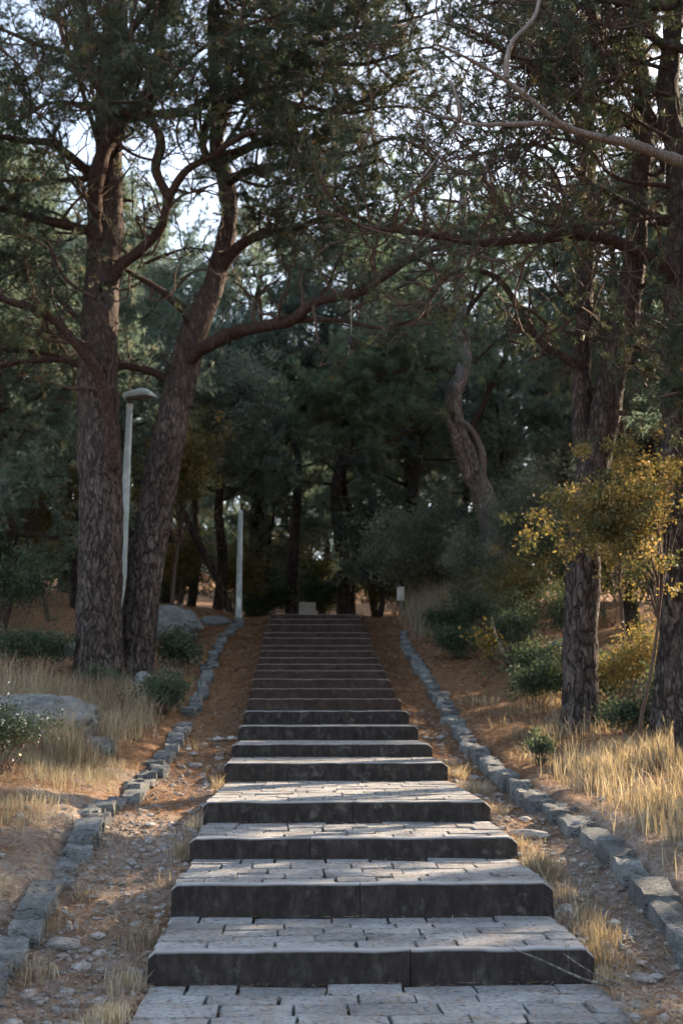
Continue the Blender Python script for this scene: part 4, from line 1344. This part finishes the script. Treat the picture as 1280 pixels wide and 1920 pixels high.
rr_ = np.random.default_rng(99)


def put(x, y, p, s, label, group):
    loc = on_ground(x, y)
    if p not in used:
        used.add(p)
        o = PROTO[p]
        o.location = loc
        o.scale = (s, s, s)
        o.rotation_euler = (0, 0, 0)
        o['label'] = label
        o['group'] = group
    else:
        copy_tree(PROTO[p], loc, rr_.uniform(0, 6.3), s, label, group)


def see(x, y, z):
    v = np.array([x, y, z]) - CAM
    return 640 + F_PX * (v @ RT) / (v @ FW)


MARKS = [(-60, 'cut by the left edge'), (60, 'at the left edge'), (140, 'left of the thick pine'), (230, 'behind the thick left pine'), (330, 'behind the leaning pine'), (420, 'right of the leaning pine'),
         (470, 'behind the slim pale post'), (540, 'over the left end of the top step'), (610, 'over the middle of the top step'), (690, 'over the right end of the top step'),
         (740, 'left of the white box'), (800, 'behind the white box'), (870, 'left of the twisted pine'), (960, 'behind the twisted pine'), (1050, 'left of the double pine'), (1160, 'behind the double pine'), (1260, 'between the two right pines'), (1400, 'at the right edge')]


def tree_label(kind, x, y):
    px = see(x, y, float(Gh(x, y)) + 2)
    where = next((t for a, t in MARKS if px < a), 'beyond the right edge')
    far = 'near' if y < 29 else 'middle-distance' if y < 41 else 'distant' if y < 57 else 'very distant' if y < 70 else 'farthest'
    return '%s %s of the wood, %s' % (far, kind, where)


tall_spots = [(-2.4, 38.5, 1, 1.2), (-5.6, 38, 0, 1.25), (0.9, 35.5, 3, 1.12), (-8.2, 41, 3, 1.3), (6.2, 37.5, 3, 1.2), (3.6, 41, 0, 1.25)]
shade_spots += [(15.5, 32, 1, 1.2), (18.5, 37, 3, 1.3), (14.5, 37, 0, 1.2), (21, 42, 1, 1.4), (17.5, 43, 2, 1.4), (24, 49, 0, 1.5), (20, 51, 3, 1.5), (13.0, 33.5, 2, 1.1)]  # more unseen pines, added to keep sun off the wood behind
for grp, spots in (('tall pines behind the steps', tall_spots), ('pines in the wood behind the steps', far_spots), ('pines behind the left bank', left_spots), ('pines behind the right bank', right_spots), ('unseen shade pines beyond the right edge', shade_spots)):
    for q in spots:
        if spots is far_spots:
            q = (q[0], q[1], q[2], q[3] * (.86 if q[1] < 41 else .72 if q[1] < 70 else .62))
        if spots is shade_spots:
            put(*q, 'unseen pine added beyond the right edge for its shade', grp)
            continue
        put(*q, tree_label(('lofty ' if spots is tall_spots else '') + ['bushy pine', 'tall straight pine', 'low-branched pine', 'high-crowned pine'][q[2]], q[0], q[1]), grp)


# ------------------------------------------------------------------ leafy bushes
def leaf_cloud(C, rng_, n, size, sig, aspect=0.5, flat=0.0):
    """n leaves round each clump centre: diamonds of 2 tris"""
    N = len(C) * n
    P = np.repeat(C, n, 0) + rng_.normal(0, 1, (N, 3)) * sig
    d = rng_.normal(0, 1, (N, 3)) + np.array([0, 0, .3])
    d /= np.linalg.norm(d, axis=1)[:, None]
    sd = np.cross(d, rng_.normal(0, 1, (N, 3)))
    sd /= np.linalg.norm(sd, axis=1)[:, None] + 1e-9
    s = (size * rng_.uniform(.6, 1.3, N))[:, None]
    V = np.stack([P, P + d * s * .5 + sd * s * aspect * .5, P + d * s, P + d * s * .5 - sd * s * aspect * .5], 1).reshape(-1, 3)
    b_ = (np.arange(N) * 4)[:, None]
    T = np.concatenate([b_ + np.array([0, 1, 2]), b_ + np.array([0, 2, 3])])
    clump_t = np.repeat(np.clip(rng_.normal(.45, .2, len(C)), 0, 1), n)
    tt = np.repeat(np.clip(clump_t + rng_.normal(0, .18, N), 0, 1), 4)
    return V, T, tt


def bush_proto(name, label, cat, loc, size, seed, mat, clumps=90, n=40, leaf=.05, stems=7, group=None, sig=.09, top=0.0, aspect=.5, trunk=None, flowers=0, stem_mat='twig', lobes=5):
    """size = (half width, half depth, height); leaves in clumps at the ends of branching stems"""
    rng_ = np.random.default_rng(seed)
    root = thing(name, loc, label, cat, group)
    hw, hd, hh = size
    nb = lobes * 2 + 3
    C = []
    wts = rng_.uniform(.25, 1, nb)
    for k in range(nb):
        u = rng_.normal(0, 1, 3)
        u[2] = abs(u[2]) * .9 - .25 if not top else u[2] * .9 + .1
        u /= np.linalg.norm(u)
        ln = rng_.uniform(.55, 1.12) ** 1.2
        m = max(2, int(clumps * wts[k] / wts.sum()))
        f = rng_.uniform(.12, 1, m) ** .7
        side = rng_.normal(0, .16, (m, 3)) * (0.4 + f[:, None])
        C.append(u * (f * ln)[:, None] + side + np.array([0, 0, .12]) * (f ** 2)[:, None])
    C = np.concatenate(C)
    z0 = hh * top
    C = C * (hw, hd, (hh - z0) / 2) + np.array([0, 0, z0 + (hh - z0) / 2])
    C[:, 2] = np.maximum(C[:, 2], 0.03)
    V, T, tt = leaf_cloud(C, rng_, n, leaf, np.array([sig, sig, sig * .8]), aspect)
    tb = Tubes()
    if trunk:
        p = wander((0, 0, -.2), (rng_.normal(0, .15), rng_.normal(0, .15), 1), z0 + .3 * hh, 8, rng_, .1, .12)
        tb.add(p, np.linspace(trunk, trunk * .5, len(p)), 8, .003, seed)
        roots = [p[-k] for k in range(1, 5)]
    else:
        roots = [np.array([rng_.normal(0, .12 * hw), rng_.normal(0, .12 * hd), -.05]) for _ in range(stems)]
    for k in rng_.choice(len(C), min(len(C), 34), replace=False):
        a = roots[rng_.integers(len(roots))]
        b2 = C[k]
        mid = (a + b2) / 2 + rng_.normal(0, .14, 3) * np.linalg.norm(b2 - a) + np.array([0, 0, .08 * hh])
        q = catmull([a, mid, b2], .12)
        tb.add(q, np.linspace(.0065 * max(1, hh * .4), .002, len(q)), 4)
    link('stems', tb.mesh('stems'), M[stem_mat], root, loc)
    link('crown', mesh_np('crown', V, T, attr=tt), M[mat], root, loc)
    if flowers:
        Cf = C[C[:, 2] > hh * .35]
        Vf, Tf, tf = leaf_cloud(Cf, rng_, flowers, .035, np.array([sig, sig, sig]) * 1.1, .9)
        link('flowers', mesh_np('flowers', Vf, Tf, attr=tf), M['flower'], root, loc)['kind'] = 'stuff'
    return root


# the bushes one can tell apart
p = at(1150, 960, 13.0)
g = on_ground(*at(1187, 1400, 13.0)[:2])
bush_proto('oak_bush', 'young oak with golden sunlit leaves in front of the double pine', 'bush', g, (1.15, .7, float(p[2] - g[2]) + .95), 401, 'oak', 230, 70, .05, group=None, sig=.062, top=.48, trunk=.03, aspect=.6, lobes=12)
bush_proto('shrub', 'dark green low shrub beside the left edging', 'shrub', on_ground(-2.72, 17.2), (.55, .4, .62), 402, 'shrub', 90, 45, .055, sig=.09)
bush_proto('shrub', 'upright dark shrub behind the left edging below the big boulder', 'shrub', on_ground(-2.85, 21.2), (.42, .4, .8), 403, 'shrub', 80, 40, .07, sig=.09)
bush_proto('flowering_bush', 'white-flowered bush at the left edge before the boulder', 'bush', on_ground(-3.55, 11.3), (.55, .4, .72), 404, 'flowerleaf', 120, 40, .04, sig=.07, flowers=2)
bush_proto('shrub', 'small dark plant in the grass just behind the right edging', 'shrub', on_ground(2.38, 12.9), (.17, .15, .45), 405, 'shrub', 26, 30, .05, sig=.045)
bush_proto('shrub', 'dark shrub left of the double pine foot', 'shrub', on_ground(3.35, 17.4), (.65, .5, .75), 406, 'shrub', 110, 45, .055, sig=.09)
bush_proto('sapling', 'slender sapling with yellow autumn leaves on the right bank', 'sapling', on_ground(3.15, 21.0), (.36, .3, 1.0), 407, 'yellow', 34, 12, .075, sig=.10, top=.25, trunk=.018, aspect=.75)
bush_proto('olive_bush', 'big rounded grey-green bush below the twisted pine', 'bush', on_ground(*at(785, 1100, 31.0)[:2]), (1.7, 1.3, 3.4), 408, 'olive', 420, 70, .09, sig=.17, lobes=9)
bush_proto('olive_tree', 'pale grey-green olive tree behind the leaning pine', 'tree', on_ground(*at(440, 1120, 31.5)[:2]), (1.35, 1.2, 8.3), 409, 'olive', 420, 70, .09, sig=.17, top=.50, trunk=.13, lobes=8, stem_mat='bark_far')
bush_proto('oak_bush', 'bush with orange sunlit leaves between the two left trunks', 'bush', on_ground(*at(318, 1180, 25.5)[:2]), (1.45, .8, 5.2), 410, 'oak', 260, 55, .075, sig=.12, top=.48, trunk=.06, lobes=7)
bush_proto('oak_bush', 'orange leaved bush in the shade left of the thick pine', 'bush', on_ground(*at(95, 1200, 26.0)[:2]), (1.2, .8, 4.8), 411, 'oak', 220, 50, .075, sig=.13, top=.3, trunk=.06, lobes=7)
bush_proto('shrub', 'tangled bush under the wispy grass at the top right', 'shrub', on_ground(2.95, 25.6), (.7, .5, .8), 412, 'shrub', 110, 40, .06, sig=.1)
bush_proto('oak_bush', 'brownish bush above the yellow sapling', 'bush', on_ground(4.3, 23.6), (1.0, .8, 2.0), 413, 'oak', 200, 50, .06, sig=.11)
bush_proto('olive_bush', 'grey-green bush right of the twisted pine', 'bush', on_ground(5.2, 27.3), (1.3, 1.0, 4.0), 414, 'olive', 300, 60, .08, sig=.15)
bush_proto('oak_bush', 'low bush with rusty leaves between the two right pines', 'bush', on_ground(4.4, 16.2), (.75, .6, 1.5), 415, 'oak', 160, 50, .045, sig=.09)
bush_proto('oak_bush', 'tall bush with bronze leaves right of the double pine', 'bush', on_ground(5.4, 19.2), (.9, .7, 4.2), 416, 'oak', 220, 55, .06, sig=.11, top=.35, trunk=.05)
bush_proto('shrub', 'dark ground shrub left of the thick pine foot', 'shrub', on_ground(-5.4, 19.6), (.9, .6, .85), 417, 'shrub', 140, 45, .06, sig=.1)
bush_proto('shrub', 'dark green shrub at the foot of the thick pine', 'shrub', on_ground(-3.95, 18.9), (.4, .25, .42), 418, 'shrub', 60, 40, .05, sig=.06)
bush_proto('oak_bush', 'dark leafy bush at the left edge in shade', 'bush', on_ground(-6.4, 21.5), (.9, .7, 2.3), 419, 'shrub', 170, 50, .065, sig=.12)
bush_proto('shrub', 'dark shrub right of the double pine in dry grass', 'shrub', on_ground(3.95, 14.5), (.5, .35, .55), 420, 'shrub', 80, 40, .05, sig=.08)

for k_, (bx, by, bs, bl) in enumerate([(2.75, 22.8, (.55, .45, .7), 'low dark shrub behind the yellow sapling'), (3.9, 19.3, (.8, .6, 1.0), 'dark shrub behind the one left of the double pine'),
                                      (4.75, 14.9, (.55, .4, .8), 'dark shrub between the double pine and the right edge pine'), (3.75, 21.6, (.7, .6, 1.3), 'dark upright shrub right of the yellow sapling'),
                                      (5.0, 21.9, (1.0, .7, 1.7), 'tall dark shrub left of the grey half hidden boulder'), (4.2, 17.3, (.6, .5, .9), 'dark shrub right behind the double pine'),
                                      (3.6, 25.2, (.9, .7, 1.5), 'dark shrub under the twisted pine trunk')]):
    bush_proto('shrub', bl, 'shrub', on_ground(bx, by), bs, 460 + k_, 'shrub', 120, 45, .06, sig=.1)

bush_proto('olive_bush', 'dull green bush hiding the foot of the twisted pine', 'bush', on_ground(4.0, 27.6), (1.15, .8, 2.5), 470, 'olive', 240, 60, .075, sig=.14)

# undergrowth of the wood: copies of two bushes
UB = [bush_proto('undergrowth_bush', 'x', 'bush', (0, 0, 0), (1.4, 1.2, 2.4), 430, 'shrub', 200, 45, .11, sig=.18),
      bush_proto('undergrowth_bush', 'x', 'bush', (0, 0, 0), (1.2, 1.1, 3.2), 431, 'oak', 200, 45, .10, sig=.18, top=.2, trunk=.05)]
us = [(-4.2, 32, 1, .8), (-2.6, 34.5, 1, .8), (-1.6, 37, 0, .8), (0.4, 40, 0, .9), (2.0, 37.5, 1, .8), (3.6, 33, 0, .9), (-0.2, 46, 1, 1.1), (5.2, 34.5, 1, .9), (-4.6, 35, 0, 1), (-7.5, 30.5, 1, .9), (4.9, 37, 0, 1.1), (7.3, 30, 1, 1), (-1.5, 45, 0, 1.2), (2.6, 43, 1, .9), (-6.5, 44, 1, 1.4), (6.5, 39, 0, 1.3), (0.5, 57, 0, 1.6), (-3.5, 51, 1, 1.4), (4.0, 53, 0, 1.5), (-9.5, 38, 0, 1.5), (9.3, 33, 0, 1.3), (10.5, 41, 1, 1.6), (-12, 46, 0, 1.8), (8.0, 23.5, 0, 1.1), (-8.8, 25.5, 0, 1.1), (6.9, 26, 0, 1.2), (-10.2, 30, 1, 1.3), (-2.5, 60, 1, 1.8), (7.5, 61, 0, 1.9), (2.2, 68, 0, 2.2), (-7, 68, 0, 2.2), (12, 66, 0, 2.4), (-13, 70, 0, 2.4)]
seen_u = set()
for (x, y, k, s) in us:
    lab, grp = tree_label(['dark green bush', 'brownish leafy bush'][k], x, y), 'undergrowth in the wood'
    if k not in seen_u:
        seen_u.add(k)
        o = UB[k]
        o.location = on_ground(x, y)
        o.scale = (s, s, s)
    else:
        o = copy_tree(UB[k], on_ground(x, y), rr_.uniform(0, 6.3), s)
    tag(o, lab, 'bush', grp)


# ------------------------------------------------------------------ lamp posts and small things
def ring_tube(P, rad, sides=10):
    t = Tubes()
    t.add(np.array(P, float), np.array(rad, float), sides)
    return t


YL = 23.0
pb = at(234, 1150, YL)
pt = at(243.5, 757, YL)
pb = np.array([pt[0] - .02, YL, float(Gh(pt[0], YL))])
hgt = pt[2] - pb[2]
lamp = thing('street_lamp', pb, 'pale grey street lamp with a hooded head behind the left pines', 'street lamp')
t = Tubes()
t.add([pb + (0, 0, -.2), pb + (0, 0, .02), pb + (0.0, 0, hgt * .5), pb + (.02, 0, hgt - .16)], [.105, .105, .09, .068], 12)
link('pole', t.mesh('pole', pb), M['lamp'], lamp, pb)
t = Tubes()
t.add([pb + (.02, 0, hgt - .17), pb + (.02, 0, hgt - .02)], [.074, .074], 12)
link('collar', t.mesh('collar', pb), M['zinc'], lamp, pb)
t = Tubes()
t.add([pb + (.02, 0, hgt - .03), pb + (.03, 0, hgt + .16)], [.045, .045], 10)
link('spigot', t.mesh('spigot', pb), M['lamp_dark'], lamp, pb)


def lamp_head(o):
    # lofted hood along +x: open rear end, arched top, pointed nose
    xs = np.linspace(0, 1, 15)
    V, Fq = [], []
    ns = 14
    for x in xs:
        wv = 0.17 * (0.62 + 0.38 * math.sin(min(x * 1.6, 1) * math.pi / 2)) * (1 - max(0, (x - .55) / .45) ** 2.2 * .96)
        ht = (0.16 * (0.75 + .35 * math.sin(x * math.pi)) * (1 - max(0, (x - .6) / .4) ** 2 * .9))
        zc = 0.10 + 0.10 * math.sin(x * math.pi * .62) - .06 * x
        for k in range(ns):
            a = math.pi * k / (ns - 1)
            V.append((x * .74 - .12, wv * math.cos(a), zc + ht * math.sin(a) ** .8))
    for i in range(len(xs) - 1):
        for k in range(ns - 1):
            Fq.append((i * ns + k, (i + 1) * ns + k, (i + 1) * ns + k + 1, i * ns + k + 1))
    V = np.array(V)
    n = len(V)
    V2 = V * (1, .93, 1) + (0, 0, -.012)
    Fq = np.array(Fq)
    shell = mesh_np('hood', np.vstack([V, V2]), np.vstack([Fq, Fq[:, ::-1] + n]), True)
    head = link('head', shell, M['lamp'], lamp, o)
    # lens: shallow bowl below the hood
    W, Fl = [], []
    for x in xs[1:]:
        wv = 0.158 * (0.62 + 0.38 * math.sin(min(x * 1.6, 1) * math.pi / 2)) * (1 - max(0, (x - .55) / .45) ** 2.2 * .96)
        zc = 0.10 + 0.10 * math.sin(x * math.pi * .62) - .06 * x
        for k in range(9):
            a = math.pi * k / 8
            W.append((x * .74 - .12, wv * math.cos(a), zc - 0.075 * math.sin(a) * math.sin(math.pi * min(x + .08, 1)) + .004))
    for i in range(len(xs) - 2):
        for k in range(8):
            Fl.append((i * 9 + k, i * 9 + k + 1, (i + 1) * 9 + k + 1, (i + 1) * 9 + k))
    link('lens', mesh_np('lens', np.array(W), np.array(Fl), True), M['lens'], head, o)


lamp_head(pb + np.array([0.0, 0, hgt + .02]))

YP = 27.9
p2 = at(450, 1168, YP)
t2 = at(451, 957, YP)
p2 = np.array([t2[0], YP, float(Gh(t2[0], YP))])
h2 = t2[2] - p2[2]
post = thing('lamp_post', p2, 'slim pale post at the top left of the steps', 'post')
t = Tubes()
t.add([p2 + (0, 0, -.2), p2, p2 + (0, 0, h2 * .55), p2 + (0, 0, h2 - .1)], [.085, .085, .075, .06], 12)
link('pole', t.mesh('pole', p2), M['lamp'], post, p2)
t = Tubes()
t.add([p2 + (0, 0, h2 - .11), p2 + (0, 0, h2 - .04), p2 + (0, 0, h2)], [.064, .06, .03], 12)
link('cap', t.mesh('cap', p2), M['zinc'], post, p2)
def hatch(parent, o, r, z):
    import bmesh
    bm = bmesh.new()
    bmesh.ops.create_cube(bm, size=1.0)
    for v in bm.verts:
        v.co = Vector((v.co.x * .075, v.co.y * .02 - r + .004, v.co.z * .26 + z))
    bmesh.ops.bevel(bm, geom=list(bm.edges), offset=.004, segments=1, affect='EDGES')
    m = bpy.data.meshes.new('access_hatch')
    bm.to_mesh(m)
    bm.free()
    link('access_hatch', m, M['zinc'], parent, o)


hatch(post, p2, .083, .62)
hatch(lamp, pb, .10, .8)
t = Tubes()
t.add([p2 + (0, 0, -.1), p2 + (0, 0, .16), p2 + (0, 0, .24)], [.17, .15, .09], 12, .006)
link('footing', t.mesh('footing', p2), M['wallstone'], post, p2)


def box(name, c, size, mat, parent=None, loc=(0, 0, 0), bevel=.01):
    import bmesh
    bm = bmesh.new()
    bmesh.ops.create_cube(bm, size=1.0)
    for v in bm.verts:
        v.co = Vector((v.co.x * size[0] + c[0], v.co.y * size[1] + c[1], v.co.z * size[2] + c[2]))
    bmesh.ops.bevel(bm, geom=list(bm.edges), offset=bevel, segments=2, affect='EDGES')
    m = bpy.data.meshes.new(name)
    bm.to_mesh(m)
    bm.free()
    return link(name, m, mat, parent, loc)


b0 = at(751, 1152, 29.6)
b0 = np.array([b0[0], 29.6, float(Gh(b0[0], 29.6))])
mb = thing('utility_box', b0, 'small white box on a short dark post at the top right', 'utility box')
box('box', (0, 0, .50), (.19, .14, .34), M['whitebox'], mb, b0)
box('lid', (0, 0, .685), (.22, .17, .03), M['whitebox'], mb, b0, .006)
box('post', (0, 0, .15), (.09, .08, .46), M['lamp_dark'], mb, b0)

s0 = at(576, 1150, 32.0)
s0 = np.array([s0[0], 32.0, float(Gh(s0[0], 32.0))])
sl = link('stone_slab', block_mesh('stone_slab', 333, 5, 2, 4, .05, .1), M['pebble'], None, s0 + (0, 0, .22), .12, (.48, .14, .72))
tag(sl, 'pale upright stone slab seen just over the top step', 'slab')

# hanging ornament on a cord from the long limb
ho = at(658, 640, 18.1)
orn = thing('hanging_ornament', ho, 'dark pear-shaped ornament hanging on a pale cord over the steps', 'ornament')
t = Tubes()
t.add([ho + (0, 0, .95), ho + (.004, 0, .5), ho + (0, 0, .10)], [.006, .006, .006], 5)
link('cord', t.mesh('cord', ho), M['cord'], orn, ho)
t = Tubes()
t.add([ho + (0, 0, .115), ho + (0, 0, .10), ho + (0, 0, .05), ho + (0, 0, 0), ho + (0, 0, -.05), ho + (0, 0, -.075), ho + (.005, 0, -.11), ho + (.005, 0, -.115)], [.01, .035, .06, .066, .05, .035, .032, .02], 14)
link('body', t.mesh('body', ho), M['black'], orn, ho)
t = Tubes()
t.add([ho + (-.035, .01, -.03), ho + (-.04, .01, -.14), ho + (-.042, .01, -.25)], [.008, .008, .007], 5)
link('tail', t.mesh('tail', ho), M['cord'], orn, ho)

# leaning dead sapling on the right bank and a few fallen sticks
def stick(pts, r0, r1, label, mat='deadwood'):
    pts = [np.array(q, float) for q in pts]
    t_ = Tubes()
    t_.add(catmull(pts, .08), np.linspace(r0, r1, len(catmull(pts, .08))), 7, .002, 3)
    return tag(link('fallen_stick', t_.mesh('fallen_stick', pts[0]), M[mat], None, pts[0]), label, 'stick')


g1 = np.array(on_ground(3.45, 19.6))
stick([g1, g1 + (-.12, 0, .4), g1 + (-.35, .1, .95), g1 + (-.42, .1, 1.3)], .022, .01, 'leaning bare stick in front of the yellow sapling')
g2 = np.array(on_ground(1.40, 6.40, .03))
stick([g2, g2 + (-.22, -.03, .06), g2 + (-.45, -.02, .16), g2 + (-.62, .0, .22)], .006, .002, 'dry twig leaning against the right end of the lowest step')
stick([g2 + (.05, .02, 0), g2 + (-.18, -.04, .10), g2 + (-.33, -.05, .2)], .005, .002, 'short dry twig rising by the right end of the lowest step')
g4 = np.array(on_ground(4.4, 14.6))
stick([g4, g4 + (.03, 0, .5), g4 + (.05, .1, .95), g4 + (.3, .1, 1.35), g4 + (.42, .1, 1.5)], .05, .03, 'crooked dark stem between the two right pines', 'bark_far')
g5 = np.array(on_ground(*at(355, 1130, 27.2)[:2]))
stick([g5, g5 + (-.1, 0, .25), g5 + (-.22, 0, .52)], .03, .015, 'broken pale stick beside the big boulder on the left')
